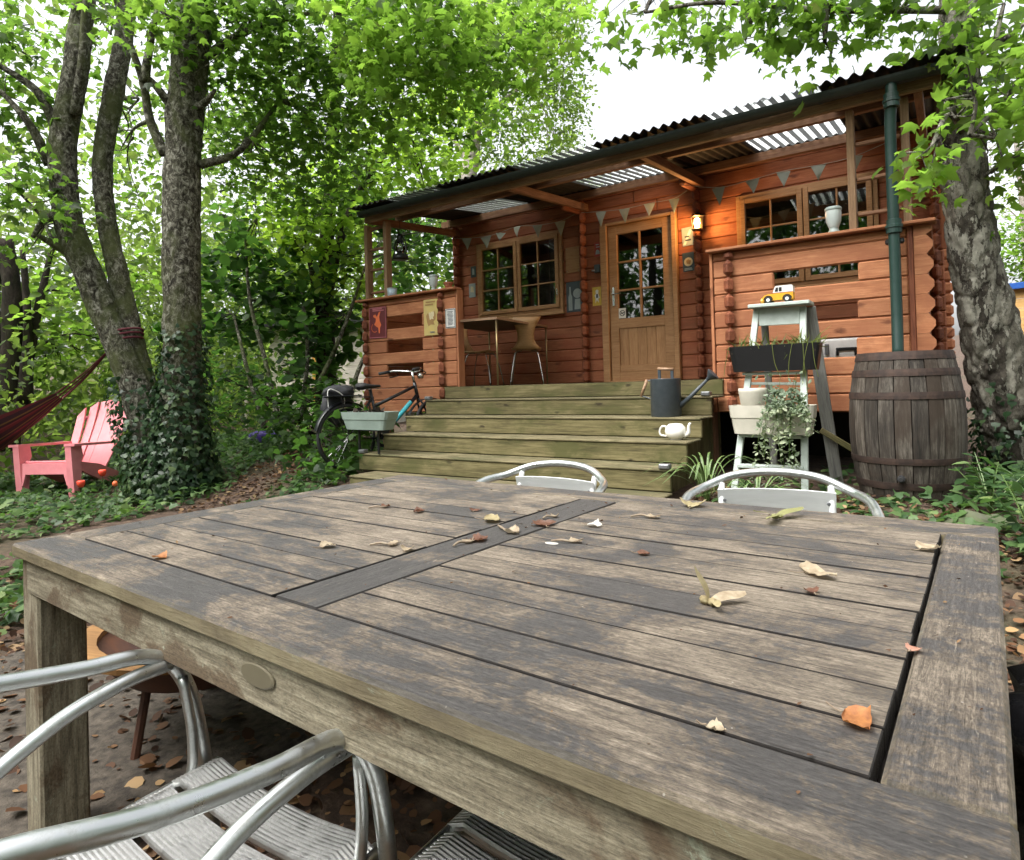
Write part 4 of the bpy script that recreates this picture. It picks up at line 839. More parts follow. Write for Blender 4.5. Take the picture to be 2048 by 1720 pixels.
# boards leaning beside the door and a cool box behind the right parapet
for i, (x, w, h, mt, lab) in enumerate(((.80, .05, .66, m_frame, 'narrow honey coloured board leaning right of the door, the left one'), (.88, .06, .70, m_fascia, 'greyish board leaning right of the door, the middle one'), (.965, .045, .68, m_ladgrey, 'thin grey board leaning right of the door, the right one'))):
    o = board('leaning_board', (x, 1.22, .012), (x+.02, 1.40, h), w, .016, mt, None, (0, -1, .3)); tag(o, lab, 'board', 'boards leaning by the door')
cb = empty('cool_box', (2.06, .38, -.002), 0, 'white cool box with a black handle seen through the parapet slot', 'box'); obj('body', cbox(.5, .3, .30, .02), m_vwhite, cb, (0, 0, .152)); obj('handle', join(bx(-.02, .13, -.162, -.151, .20, .225, .004), bx(-.02, -.0, -.163, -.1505, .16, .2, .003), bx(.11, .13, -.163, -.1505, .16, .2, .003)), m_black, cb); obj('latch', bx(-.1, -.07, -.165, -.151, .17, .26, .004), m_steel, cb)
m_bluep = plain('blue plastic', (.02, .09, .35), .4); o = empty('blue_bottle', (1.90, .20, -.002), 0, 'small bright blue bottle in front of the cool box', 'bottle'); obj('body', lathe([(0, 0), (.05, 0), (.05, .15), (.03, .18), (.015, .19), (.015, .2)], 18), m_bluep, o, smooth=True); obj('cap', lathe([(.017, .198), (.017, .225), (0, .226)], 14), m_vwhite, o)
o = board('brace_plank', (1.98, -.25, -.40), (2.42, -.2, -.70), .05, .04, m_step, None); tag(o, 'slanting mossy brace plank between ladder and barrel', 'plank')
# ------------------------------------------------------------------ bicycle, pannier and sage trough left of the steps
bk = empty('bicycle', (-2.03, -.69, -.80), rad(80), 'black bicycle leaning beside the left end of the steps', 'bicycle')
m_bikeframe = plain('black bike paint', (.012, .013, .016), .3); m_teal = plain('turquoise decal', (.05, .42, .5), .3)
def wheel(x, z=.335, rot=0):
    w = obj('wheel', xf(lathe([(.31+.018*math.cos(a), .018*math.sin(a)) for a in np.linspace(0, 2*math.pi, 9)], 40), (0, 0, 0), (math.pi/2, 0, 0)), m_rubber, bk, (x, 0, z), (0, 0, rot), smooth=True)
    obj('rim', xf(lathe([(.284, -.011), (.293, -.012), (.293, .012), (.284, .011), (.284, -.011)], 40), (0, 0, 0), (math.pi/2, 0, 0)), m_chrome, w)
    obj('spokes', join(*[tube([(.02*math.cos(a+.4), s*.025, .02*math.sin(a+.4)), (.286*math.cos(a), 0, .286*math.sin(a))], .0016, 4, False) for i in range(14) for a, s in ((2*math.pi*i/14, 1), (2*math.pi*(i+.5)/14, -1))]), m_chrome, w)
    obj('hub', xf(lathe([(.02, -.04), (.02, .04)], 12, True, True), (0, 0, 0), (math.pi/2, 0, 0)), m_chrome, w); return w
wheel(-.52); wheel(.53, rot=.35)
obj('frame', join(tube([(-.52, .04, .335), (-.13, .01, .29)], .009, 8), tube([(-.52, -.04, .335), (-.13, -.01, .29)], .009, 8), tube([(-.52, .03, .335), (-.2, .01, .72)], .008, 8), tube([(-.52, -.03, .335), (-.2, -.01, .72)], .008, 8), tube([(-.13, 0, .29), (-.23, 0, .80)], .016, 10), tube([(-.13, 0, .29), (.36, 0, .72)], .021, 10), tube([(-.2, 0, .62), (.34, 0, .82)], .017, 10), tube([(.37, 0, .69), (.33, 0, .86)], .02, 10)), m_bikeframe, bk, smooth=True)
obj('decal', tube([(.05, -.004, .46), (.27, -.004, .65)], .0225, 10), m_teal, bk)
obj('fork', join(tube(cr([(.37, 0, .69), (.40, .045, .62), (.46, .05, .48), (.53, .05, .335)], 5), .011, 8), tube(cr([(.37, 0, .69), (.40, -.045, .62), (.46, -.05, .48), (.53, -.05, .335)], 5), .011, 8)), m_bikeframe, bk, smooth=True)
hb = obj('handlebar', join(tube([(.33, 0, .86), (.31, 0, .97)], .014, 10), tube(cr([(.12, -.30, .98), (.24, -.24, 1.0), (.33, -.1, .985), (.34, 0, .975), (.33, .1, .985), (.24, .24, 1.0), (.12, .30, .98)], 6), .012, 10)), m_chrome, bk, smooth=True)
for s in (-1, 1): obj('grip', tube([(.09, s*.312, .975), (.2, s*.262, .993)], .018, 10), m_rubber, hb, smooth=True); obj('brake_lever', tube(cr([(.25, s*.22, .99), (.3, s*.25, .95), (.22, s*.3, .93)], 5), .006, 6), m_black, hb)
obj('headlamp', xf(lathe([(0, 0), (.03, .01), (.036, .05), (0, .055)], 16), (.37, -.02, .93), (0, math.pi/2, 0)), m_chrome, bk, smooth=True)
obj('saddle', xf(lathe([(0, -.14), (.03, -.13), (.045, -.03), (.085, .07), (.08, .11), (0, .13)], 14), (-.25, 0, .83), (0, -math.pi/2, 0), (.45, 1, 1)), m_rubber, bk, smooth=True)
for a0, a1, x in ((.5, 2.9, -.52), (.4, 2.6, .53)): obj('mudguard', xf(lathe([(.345, -.03), (.352, -.015), (.352, .015), (.345, .03)], 24, a0=a0, a1=a1), (x, 0, .335), (math.pi/2, 0, 0)), m_bikeframe, bk, smooth=True)
obj('rack', join(tube([(-.2, 0, .72), (-.75, 0, .735)], .007, 6), tube([(-.52, .05, .335), (-.6, .06, .73)], .006, 6), tube([(-.52, -.05, .335), (-.6, -.06, .73)], .006, 6), bx(-.74, -.36, -.06, .06, .735, .745, .004)), m_bikeframe, bk)
obj('crank', join(xf(lathe([(.06, -.004), (.09, -.004), (.09, .004), (.06, .004)], 24), (-.13, -.05, .29), (math.pi/2, 0, 0)), tube([(-.13, -.06, .29), (-.05, -.07, .14)], .01, 8), bx(-.09, 0, -.15, -.07, .12, .145, .006)), m_bikeframe, bk)
bk.rotation_euler = (rad(-2), 0, rad(80))
m_bag = simple('black pannier cloth', (.014, .015, .018), (.03, .031, .035), 7, rough=.8, bump=.3)
bag = empty('pannier_bag', (-2.33, -1.20, -.37), rad(80), 'black cloth pannier hung on the bicycle rack', 'bag'); obj('body', xf(lump(.17, .08, .19, 12, .35), (0, -.09, .2)), m_bag, bag, smooth=True); obj('flap', xf(lump(.17, .085, .07, 15, .4), (.02, -.09, .35)), m_bag, bag, smooth=True); obj('hoop_handle', tube(cr([(-.14, -.165, .16), (-.15, -.175, .36), (-.08, -.18, .37), (.02, -.18, .30), (.0, -.18, .2), (-.14, -.165, .16)], 6), .005, 6), m_vwhite, bag)
gt = planter('plant_trough', 'sage green trough hung at the left end of the steps', (-1.70, -1.30, -.375), -.04, trough('t', .66, .53, .20, .15, .165, m_sage, rim=.01), m_sage, bx(-.29, .29, -.08, .08, .10, .135, .01))
obj('bracket', join(tube([(-.15, .0, -.006), (-.15, .0, -.225)], .012, 8), tube([(.12, .0, -.006), (.12, .0, -.225)], .012, 8), tube([(-.15, .0, -.008), (.12, 0, -.008)], .010, 8)), m_black, gt)
V, F = grassy(60, .22, .05, .08, 1.2, 'oval', .5); V[:, 2] += .13; tag(arr_obj('withered_leaves', V, F, m_soil, gt), kind='stuff')
# ------------------------------------------------------------------ pink chair
pk = empty('pink_chair', (-5.166, -2.476, -1.03), 0, 'pink plastic garden chair with a fanned back under the trees', 'chair')
def pinkchair():
    for s in (-1, 1):
        obj('arm', join(xf(cbox(.62, .11, .028, .012), (-.06, s*.33, .53))), m_pink, pk, rot=(0, 0, math.pi/2) if 0 else (0, 0, 0))
pk.rotation_euler = (0, 0, 0)
# local +X points to where the sitter looks
def prism_y(poly, t, y): return xf(prism(poly, t), (0, y, 0))
for s in (-1, 1):
    obj('front_leg', prism_y([(.22, 0), (.29, 0), (.315, .30), (.33, .53), (.19, .53), (.17, .42), (.20, .36), (.19, .28)], .07, s*.30), m_pink, pk)
    obj('arm', prism([(-.36, .505), (.335, .53), (.335, .555), (-.36, .53)], .12), m_pink, pk, (0, s*.32, 0))
    obj('rear_leg', prism_y([(-.43, 0), (-.36, 0), (.19, .28), (.19, .36), (-.10, .30), (-.40, .17)], .045, s*.27), m_pink, pk)
obj('seat', join(*[xf(cbox(.115, .50, .022, .006), (.22-k*.118, 0, .355-k*.03), (0, -.25, 0)) for k in range(5)]), m_pink, pk)
obj('front_skirt', prism([(-.30, .355), (.30, .355), (.30, .15), (.255, .12), (.22, .24), (-.22, .24), (-.255, .12), (-.30, .15)], .03), m_pink, pk, (.285, 0, 0), (0, 0, math.pi/2))
for k in range(6):
    w = .098; c = (k-2.5); top = .99-.020*c*c; b0 = .235; a = rad(24); x0 = -.26; V = []; n = 10
    for i in range(n+1):
        f = i/n; z = b0+(top-b0)*f; y = c*(w+.005)*(.86+.24*f); xx = x0-(z-b0)*math.tan(a)-.05*math.sin(f*2.2)+.016*c*c*.5
        hw_ = w/2*(.86+.24*f); zl = z+(.020*c*c-.020*(c-.5)**2)*f**6; zr_ = z+(.020*c*c-.020*(c+.5)**2)*f**6; V += [(xx, y-hw_, zl), (xx, y+hw_, zr_), (xx-.02, y+hw_, zr_), (xx-.02, y-hw_, zl)]
    F = [(i*4+j, i*4+(j+1) % 4, (i+1)*4+(j+1) % 4, (i+1)*4+j) for i in range(n) for j in range(4)]+[(3, 2, 1, 0), tuple(n*4+j for j in range(4))]
    obj('back_slat', (V, F), m_pink, pk)
obj('back_rail', join(*[xf(cbox(.03, .60, .05, .01), (-.30-(z-.235)*math.tan(rad(24))-.065, 0, z)) for z in (.45, .78)]), m_pinkdark, pk)
hdg = Vector(r2)*-.12+Vector(fwd)*-.99
pk.rotation_euler = (0, 0, math.atan2(hdg.y, hdg.x))
# ------------------------------------------------------------------ hammock
hm = empty('hammock', (-4.50, -2.30, .40), 0, 'dark red striped hammock slung from the leaning trunk', 'hammock')
def ham_mat():
    t = NT('striped hammock cloth'); uv = t.n('TexCoord').outputs['UV']; s = t.n('SeparateXYZ', None, Vector=uv).outputs[1]
    col = t.ramp(t.math('FRACT', t.math('MULTIPLY', s, 5.0)), [(0, (.16, .025, .035)), (.2, (.05, .02, .03)), (.45, (.06, .022, .035)), (.5, (.20, .12, .04)), (.6, (.05, .02, .03)), (.8, (.22, .05, .06)), (1, (.1, .02, .03))], 'CONSTANT')
    p = t.princ(Base_Color=col, Roughness=.9); return t.surf(p.outputs[0])
m_ham = ham_mat(); m_cord = plain('dark red cord', (.14, .03, .04), .9)
hdir = Vector((-.93, -.52, 0)).normalized(); hside = Vector((-.49, .87, 0)).normalized()
A_ = Vector((.02, .02, .15)); sp0 = Vector((-.50, -.28, -.40))
V = []; n, m = 22, 14
for i in range(n+1):
    f = i/n; c = sp0+hdir*(2.3*f)+Vector((0, 0, -1.15*math.sin(f*math.pi*.5)*(1-.2*f)))
    w = .10+.42*min(1, f*2.6)
    for j in range(m+1):
        s = j/m*2-1; V.append(tuple(c+hside*(s*w*.8)+Vector((0, 0, w*.55*s*s+.012*math.sin(j*2.1+i*.3)))))
F = [(i*(m+1)+j, i*(m+1)+j+1, (i+1)*(m+1)+j+1, (i+1)*(m+1)+j) for i in range(n) for j in range(m)]
ho = obj('cloth', (V, F), m_ham, hm, smooth=True); uvl = ho.data.uv_layers.new(name='UVMap')
for li, lp_ in enumerate(ho.data.loops): k = lp_.vertex_index; uvl.data[li].uv = ((k//(m+1))/n, (k % (m+1))/m)
obj('cords', join(*[tube(cr([tuple(A_), tuple(A_.lerp(Vector(V[j]), .5)+Vector((0, 0, -.03))), V[j]], 5), .005, 5) for j in range(m+1)]), m_cord, hm)
obj('rope', join(*[xf(lathe([(.17+.012*math.cos(a), .012*math.sin(a)) for a in np.linspace(0, 2*math.pi, 7)], 26), (.17, .06, .17+dz), (.1, -.25, 0)) for dz in (0, .05, .09)], tube([tuple(A_), (.02, .02, .17)], .014, 6)), m_cord, hm)
# ------------------------------------------------------------------ small things on the ground
m_purple = simple('purple plastic sack', (.10, .06, .34), (.06, .035, .22), 9, rough=.4, bump=.3)
o = empty('purple_sack', (-5.2, -.05, -.62), .4, 'purple plastic sack lying in the undergrowth', 'sack'); obj('body', lump(.20, .12, .10, 3), m_purple, o, smooth=True); obj('neck', lump(.07, .06, .05, 8), m_purple, o, (.2, .02, .03), smooth=True)
m_planks = wood('pale plank', (.2, .18, .15), (.32, .3, .26), (.42, .4, .36), 40, .8); o = board('pale_plank', (-5.6, -.2, -.74), (-4.8, .12, -.73), .14, .05, m_planks); tag(o, 'pale plank on the ground under the purple sack', 'plank')
m_mossstone = simple('mossy stone', (.10, .10, .07), (.06, .09, .025), 6, rough=.9, bump=.5)
for i, (x, y, z, r, lab) in enumerate(((2.88, -1.15, -.87, .13, 'mossy stone right of the barrel, the larger one'), (2.62, -1.05, -.87, .08, 'small mossy stone in front of the barrel'))):
    o = obj('stone', lump(r*1.3, r, r*.75, 5+i, .35), m_mossstone, None, (x, y, z), smooth=True); tag(o, lab, 'stone', 'stones by the barrel')
o = board('broken_slab', (2.43, -.93, -.83), (2.75, -.90, -.83), .12, .04, m_step); tag(o, 'short mossy board on the ground in front of the barrel', 'board')
m_bin = simple('black bin bag', (.008, .008, .009), (.02, .02, .021), 5, rough=.22, bump=.6, bdist=.03)
bb = empty('bin_bag', (3.13, -3.98, -1.06), 0, 'black plastic bin bag on the ground at the right end of the table', 'bag')
V, F = lump(.30, .42, .46, 21, .32, 40, 26); V = [(x*(1+.06*noise.noise(Vector((x*9, y*9, z*4)))), y*(1+.08*noise.noise(Vector((x*8+4, y*9, z*5)))), z+.46) for x, y, z in V]; V = [(x, y, z*.66) for x, y, z in V]; obj('sack', (V, F), m_bin, bb, smooth=True); obj('gathered_top', lump(.12, .14, .1, 33, .6, 20, 12), m_bin, bb, (.02, .1, .6), smooth=True)
fp = empty('fire_bowl', (.80, -4.33, -1.04), .3, 'dark rusty bowl with an orange rim on a thin leg behind the near table leg', 'fire bowl'); m_rust = simple('rusty iron', (.05, .022, .015), (.12, .045, .02), 9, rough=.7, bump=.4); m_rim = wood('orange brown rim', (.14, .07, .025), (.22, .115, .04), (.30, .165, .06), 30, .6)
obj('bowl', lathe([(0, .14), (.12, .15), (.24, .20), (.31, .28), (.32, .30), (.30, .30), (.22, .22), (0, .17)], 34), m_rust, fp, smooth=True); obj('rim', lathe([(.30, .302), (.36, .302), (.362, .318), (.30, .318), (.30, .302)], 34), m_rim, fp)
for k in range(3): a = 2.1*k+.3; obj('leg', tube([(.2*math.cos(a), .2*math.sin(a), .19), (.24*math.cos(a), .24*math.sin(a), 0)], .013, 8), m_rust, fp)
o = obj('paper_scrap', lump(.05, .03, .014, 44, .7), m_paper, None, (.62, -4.18, -1.015), (0, 0, .4)); tag(o, 'crumpled white paper scrap on the leaf litter left of the table leg', 'paper')
# ------------------------------------------------------------------ vegetation: measured positions
CL_A = [(-3.2, -1.73, 3.76, 0.66, 0.53, 0.56, 1086), (-3.14, -1.07, 3.37, 0.77, 0.62, 0.6, 1207), (-2.36, -1.15, 3.78, 0.77, 0.61, 0.46, 1086), (-3.83, -0.93, 2.8, 0.77, 0.61, 0.47, 845), (-3.39, -0.26, 2.76, 0.67, 0.54, 0.43, 724), (-3.1, -2.38, 3.62, 0.42, 0.33, 0.23, 313), (-4.16, -1.28, 3.3, 0.35, 0.28, 0.52, 313), (-6.25, -1.38, 3.29, 0.4, 0.32, 0.53, 180)]
CL_B = [(-5.08, -2.77, 3.94, 0.58, 0.46, 0.47, 357), (-5.28, -2.9, 3.15, 0.32, 0.25, 0.37, 170), (-5.45, -1.94, 4.44, 0.48, 0.38, 0.36, 170), (-4.66, -3.06, 2.09, 0.39, 0.31, 0.29, 280), (-5.84, -1.47, 3.69, 0.32, 0.26, 0.52, 102), (-5.51, -2.43, 1.68, 0.34, 0.27, 0.23, 102), (-5.36, -3.2, 3.48, 0.46, 0.37, 0.61, 255)]
CL_C = [(-1.18, -1.42, 3.2, 0.62, 0.49, 0.35, 945), (-0.88, -0.73, 3.41, 0.61, 0.49, 0.33, 945), (-0.69, 0.12, 3.67, 0.47, 0.37, 0.41, 708), (-1.67, -0.43, 3.18, 0.63, 0.51, 0.32, 708), (-1.35, 0.4, 3.4, 0.57, 0.45, 0.34, 556), (-2.15, -0.75, 3.1, 0.58, 0.46, 0.37, 724)]
CL_D = [(-4.47, 0.45, 2.69, 0.78, 0.62, 0.42, 575), (-4.02, 0.99, 3.24, 0.72, 0.58, 0.43, 529), (-3.64, 1.74, 3.2, 0.68, 0.54, 0.41, 459), (-3.56, 2.27, 3.95, 0.63, 0.5, 0.47, 379), (-3.59, 1.28, 3.8, 0.8, 0.64, 0.4, 436), (-4.78, 0.25, 2.14, 0.78, 0.62, 0.42, 598), (-4.13, 0.58, 1.82, 0.42, 0.34, 0.56, 379)]
CL_E = [(-4.57, 6.37, 7.9, 1.32, 1.06, 0.88, 3120), (-4.07, 6.73, 6.46, 0.66, 0.53, 0.99, 1950), (-5.17, 5.98, 5.94, 1.1, 0.88, 0.88, 2210), (-4.02, 6.78, 5.02, 0.55, 0.44, 0.66, 1170), (-4.86, 6.22, 4.5, 0.88, 0.7, 0.55, 1300), (-5.77, 5.55, 7.18, 0.99, 0.79, 0.88, 1560), (-4.11, 6.68, 8.11, 0.77, 0.62, 0.66, 1170)]
CL_F = [(-5.43, -0.19, 1.88, 0.64, 0.51, 0.49, 420), (-5.15, 0.25, 1.33, 0.72, 0.58, 0.43, 430), (-4.24, 0.39, 1.11, 0.41, 0.33, 0.41, 260), (-6.16, -0.08, 1.1, 0.6, 0.48, 0.45, 330), (-4.38, 0.06, 0.55, 0.54, 0.43, 0.34, 260), (-4.83, 2.64, 2.21, 0.69, 0.55, 0.6, 420), (-4.59, 2.79, 2.98, 0.6, 0.48, 0.43, 240), (-4.64, 1.55, 2.66, 0.47, 0.38, 0.63, 330)]
CL_G = [(-2.09, -1.26, -0.59, 0.19, 0.16, 0.14, 170), (-2.47, -1.16, -0.46, 0.16, 0.13, 0.2, 170), (-2.64, -0.79, -0.65, 0.19, 0.15, 0.16, 110), (-2.99, -0.67, -0.51, 0.17, 0.14, 0.23, 110), (-4.37, -0.65, -0.1, 0.69, 0.55, 0.31, 480), (-3.6, -0.49, -0.23, 0.48, 0.39, 0.3, 340), (-3.23, -0.35, -0.42, 0.24, 0.19, 0.3, 150), (-5.19, -0.61, 0.18, 0.4, 0.32, 0.33, 220), (-4.49, -0.26, 0.29, 0.46, 0.37, 0.33, 240)]
CL_H = [(-7.61, -1.68, 1.32, 0.42, 0.34, 0.35, 150), (-7.97, -0.72, 1.83, 0.47, 0.38, 0.39, 170), (-10.47, -1.22, 2.06, 0.6, 0.48, 0.52, 200), (-8.13, -0.82, 0.89, 0.47, 0.38, 0.39, 170), (-8.72, -1.22, 0.6, 0.63, 0.5, 0.31, 160)]
CL_R = [(3.13, 0.09, 2.41, 0.29, 0.24, 0.19, 250), (2.78, -0.4, 2.49, 0.3, 0.24, 0.1, 130), (3.19, -0.23, 1.81, 0.16, 0.13, 0.21, 160), (2.79, -0.62, 1.71, 0.1, 0.08, 0.13, 46), (2.69, -0.81, 1.34, 0.14, 0.11, 0.13, 62), (3.02, -0.4, 1.54, 0.1, 0.08, 0.13, 50), (2.33, -0.47, 2.59, 0.38, 0.3, 0.11, 170), (1.89, -0.53, 2.69, 0.4, 0.32, 0.12, 160), (1.47, -0.81, 2.74, 0.4, 0.32, 0.09, 150), (1.64, -0.69, 2.48, 0.16, 0.13, 0.14, 60), (2.12, -0.37, 2.43, 0.16, 0.13, 0.11, 56), (1.05, -1.1, 2.7, 0.18, 0.14, 0.11, 60), (3.22, 0.04, 1.45, 0.14, 0.11, 0.2, 90)]
CL_HEDGE = [(3.8, 8.55, 2.08, 0.6, 0.48, 0.48, 1600), (4.44, 8.99, 2.06, 0.6, 0.48, 0.52, 800)]
CL_PALE = [(4.24, 16.05, 6.56, 0.67, 0.53, 0.8, 160), (4.52, 16.27, 4.94, 0.8, 0.64, 0.8, 220), (4.02, 17.15, 4.55, 0.71, 0.57, 0.42, 120), (3.7, 16.91, 5.83, 0.42, 0.34, 0.85, 60)]
TR_A = [(-3.793, -2.06, -0.996), (-3.717, -2.014, -0.565), (-3.664, -1.993, 0.456), (-3.645, -1.995, 1.477), (-3.597, -1.977, 2.497), (-3.522, -1.938, 3.261), (-3.427, -1.884, 4.024), (-3.296, -1.806, 4.837)]
TR_B = [(-3.903, -2.076, -0.873), (-4.105, -2.164, -0.2), (-4.297, -2.306, 0.481), (-4.492, -2.448, 1.111), (-4.678, -2.585, 1.74), (-4.725, -2.63, 2.572), (-4.594, -2.552, 3.346), (-4.493, -2.494, 4.12), (-4.437, -2.468, 4.949)]
TR_B2 = [(-3.996, -2.023, -0.573), (-4.219, -2.126, 0.166), (-4.407, -2.207, 1.021), (-4.581, -2.277, 1.835), (-4.605, -2.304, 2.477), (-4.549, -2.215, 3.192), (-4.494, -2.127, 3.808), (-4.393, -2.069, 4.618)]
BR_B = [[(-4.75, -2.649, 2.729), (-4.783, -2.799, 3.101), (-4.868, -2.981, 3.262), (-5.028, -3.214, 3.419)], [(-4.837, -2.704, 2.42), (-4.759, -2.898, 2.755), (-4.876, -3.104, 3.067)], [(-4.723, -2.619, 1.949), (-4.723, -2.799, 1.81), (-4.774, -2.891, 1.623)], [(-4.589, -2.52, 1.426), (-4.705, -2.722, 1.565), (-4.731, -2.863, 1.647)], [(-4.551, -2.576, 2.909), (-4.359, -2.574, 3.419), (-4.268, -2.579, 3.895), (-4.214, -2.548, 4.295)]]
BR_A = [[(-3.699, -2.107, 2.433), (-3.763, -2.216, 2.77), (-3.71, -2.306, 3.125), (-3.732, -2.45, 3.567), (-3.714, -2.563, 3.896)], [(-3.698, -2.298, 3.1), (-3.587, -2.287, 3.441), (-3.45, -2.26, 3.85)], [(-3.622, -2.061, 2.912), (-3.66, -2.211, 3.096), (-3.679, -2.286, 3.173)], [(-3.456, -1.947, 2.88), (-3.301, -1.902, 2.93), (-3.121, -1.901, 3.005)], [(-3.465, -2.026, 3.665), (-3.486, -2.162, 3.761), (-3.585, -2.232, 3.863)], [(-3.458, -1.88, 2.339), (-3.207, -1.589, 2.518), (-3.105, -1.165, 3.162)], [(-3.425, -1.873, 3.411), (-2.994, -1.583, 3.702), (-2.398, -1.177, 3.886)]]
TR_E = [(-6.015, 5.483, 0.801), (-5.874, 5.534, 3.878), (-5.697, 5.635, 5.192), (-5.565, 5.706, 6.508), (-5.343, 5.838, 7.821), (-5.16, 5.941, 9.356)]
BR_E = [[(-5.631, 5.67, 5.85), (-5.166, 5.984, 6.219), (-4.7, 6.297, 6.588), (-4.24, 6.609, 6.792)], [(-5.753, 5.602, 4.864), (-6.092, 5.358, 5.646), (-6.155, 5.302, 6.529)], [(-5.454, 5.772, 7.165), (-4.844, 6.18, 7.804), (-4.377, 6.494, 8.227)]]
TR_R = [(3.361, 0.717, -0.899), (3.201, 0.54, -0.441), (3.089, 0.397, 0.006), (3.011, 0.3, 0.445), (2.955, 0.231, 0.879), (2.918, 0.199, 1.314), (2.908, 0.186, 1.785), (2.911, 0.18, 2.255), (2.912, 0.175, 2.689), (2.908, 0.161, 3.412)]
BR_R = [[(2.91, 0.18, 2.218), (3.114, 0.077, 2.253), (3.306, 0.086, 2.364)], [(2.916, 0.179, 2.616), (2.575, -0.176, 2.571), (2.138, -0.475, 2.587), (1.47, -0.814, 2.721), (1.05, -1.1, 2.664)], [(2.913, 0.069, 1.71), (2.84, -0.345, 1.731), (2.726, -0.721, 1.383)], [(3.353, 0.122, 2.092), (3.105, -0.285, 1.712), (2.936, -0.519, 1.487)], [(2.138, -0.475, 2.587), (2.123, -0.422, 2.365)], [(1.69, -0.723, 2.667), (1.64, -0.693, 2.444)]]
TR_HEDGE = [(3.952, 8.682, 0.171), (3.984, 8.688, 1.208), (3.937, 8.644, 1.988)]
TR_PALE = [(4.593, 16.393, 0.264), (4.595, 16.34, 3.873), (4.453, 16.205, 6.417)]
TR_L = [[(-8.225, -2.069, -0.711), (-8.165, -2.042, 0.277), (-8.101, -2.015, 1.407), (-8.162, -2.07, 2.258)], [(-8.064, -1.966, -0.222), (-8.038, -1.84, 0.701), (-7.981, -1.693, 1.57), (-7.922, -1.544, 2.385)], [(-7.999, -1.924, -0.012), (-7.935, -1.897, 1.118), (-7.962, -1.931, 2.11)], [(-8.187, -2.047, -0.43), (-8.314, -2.157, 1.132), (-8.22, -2.11, 2.26)]]
TR_G = [[(-4.067, -0.436, -0.484), (-3.899, -0.088, 0.136), (-3.767, 0.234, 0.856), (-3.645, 0.546, 1.745)], [(-4.168, -0.507, -0.418), (-4.564, -0.427, 0.42), (-4.881, -0.414, 1.237), (-5.09, -0.328, 2.156)], [(-4.045, -0.301, -0.43), (-4.186, -0.048, 0.54), (-4.489, 0.093, 1.519)], [(-3.187, -0.317, -0.598), (-3.22, -0.108, 0.117), (-3.313, 0.424, 0.832)], [(-4.326, -0.614, -0.475), (-4.643, -0.598, 0.163), (-5.147, -0.471, 0.987)]]
TR_D = [[(-4.735, 0.561, -0.569), (-4.627, 0.612, 1.018), (-4.279, 0.827, 2.597), (-3.712, 1.201, 3.589)], [(-4.64, 0.61, 0.584), (-4.696, 0.431, 1.871), (-4.792, 0.354, 2.589)]]
LITTER = [('leaf', 'curled orange brown leaf near the left end of the tabletop', 1.398, -4.772, 0.0315, 0.3), ('leaf', 'faded tan leaf on the left half of the tabletop', 1.643, -4.536, 0.035, 1.2), ('twig', 'dry pale twig on the left half of the tabletop', 1.751, -4.469, 0.0676, 0.5), ('leaf', 'small pale curl next to the dry twig', 1.823, -4.473, 0.0296, 2.0), ('leaf', 'yellow leaf beside the middle board of the tabletop', 1.812, -4.156, 0.0532, 0.2), ('twig', 'long bent pale twig lying across the middle board', 1.906, -4.23, 0.1058, -0.6), ('leaf', 'brown curled leaf on the middle board', 1.903, -4.33, 0.0423, 0.9), ('twig', 'thin curly stem beside the middle board', 1.897, -4.373, 0.0653, 1.4), ('leaf', 'dark brown leaf bit at the far end of the middle board', 1.953, -4.136, 0.0487, 2.4), ('twig', 'short pale stub on the far end of the middle board', 1.928, -4.058, 0.0511, 1.1), ('leaf', 'white chip right of the middle board', 2.07, -4.094, 0.0381, 0.1), ('twig', 'pale twig near the back of the right half', 2.14, -3.952, 0.0752, 0.3), ('twig', 'tan twig right of the middle board', 2.087, -4.258, 0.0701, 0.35), ('leaf', 'small reddish leaf on the right half of the tabletop', 2.267, -4.271, 0.0257, 0.4), ('leaf', 'pale yellow leaf near the back edge in front of the far chairs', 2.196, -3.759, 0.0609, 1.7), ('key', 'green winged seed near the back edge of the table', 2.419, -3.826, 0.092, 0.5), ('leaf', 'large pale curled leaf on the right half', 2.579, -4.253, 0.05, 0.4), ('leaf', 'small brown leaf below the large pale curl', 2.585, -4.356, 0.0254, 2.2), ('key', 'pale winged seed standing upright on the right half', 2.471, -4.492, 0.0643, 2.6), ('leaf', 'big orange brown curled leaf at the near right corner', 2.691, -4.748, 0.0374, -0.5), ('leaf', 'small light brown curl on the front rail', 2.577, -4.831, 0.0196, 0.2), ('leaf', 'small pink curl on the right end board', 2.73, -4.528, 0.0198, 1.2), ('leaf', 'pale leaf stuck in the gap of the right end board', 2.733, -3.985, 0.0445, 0.9), ('leaf', 'dark crumb of leaf near the back left of the tabletop', 1.56, -4.154, 0.0331, 0.9), ('leaf', 'dark crumb of leaf left of the far middle board', 1.695, -4.072, 0.0302, 1.9), ('twig', 'thin dark stick near the left back edge', 1.415, -4.161, 0.0648, 0.8)]
CH1 = (1.587, -3.808, -1.06)
CH2 = (2.399, -3.732, -1.061)
FLOWERS = [(-3.717, -2.739, -0.723), (-3.659, -2.94, -0.792), (-3.299, -2.815, -0.778)]
SHED = [(-8.619, 2.502, -0.164), (-7.559, 3.956, -0.228)]
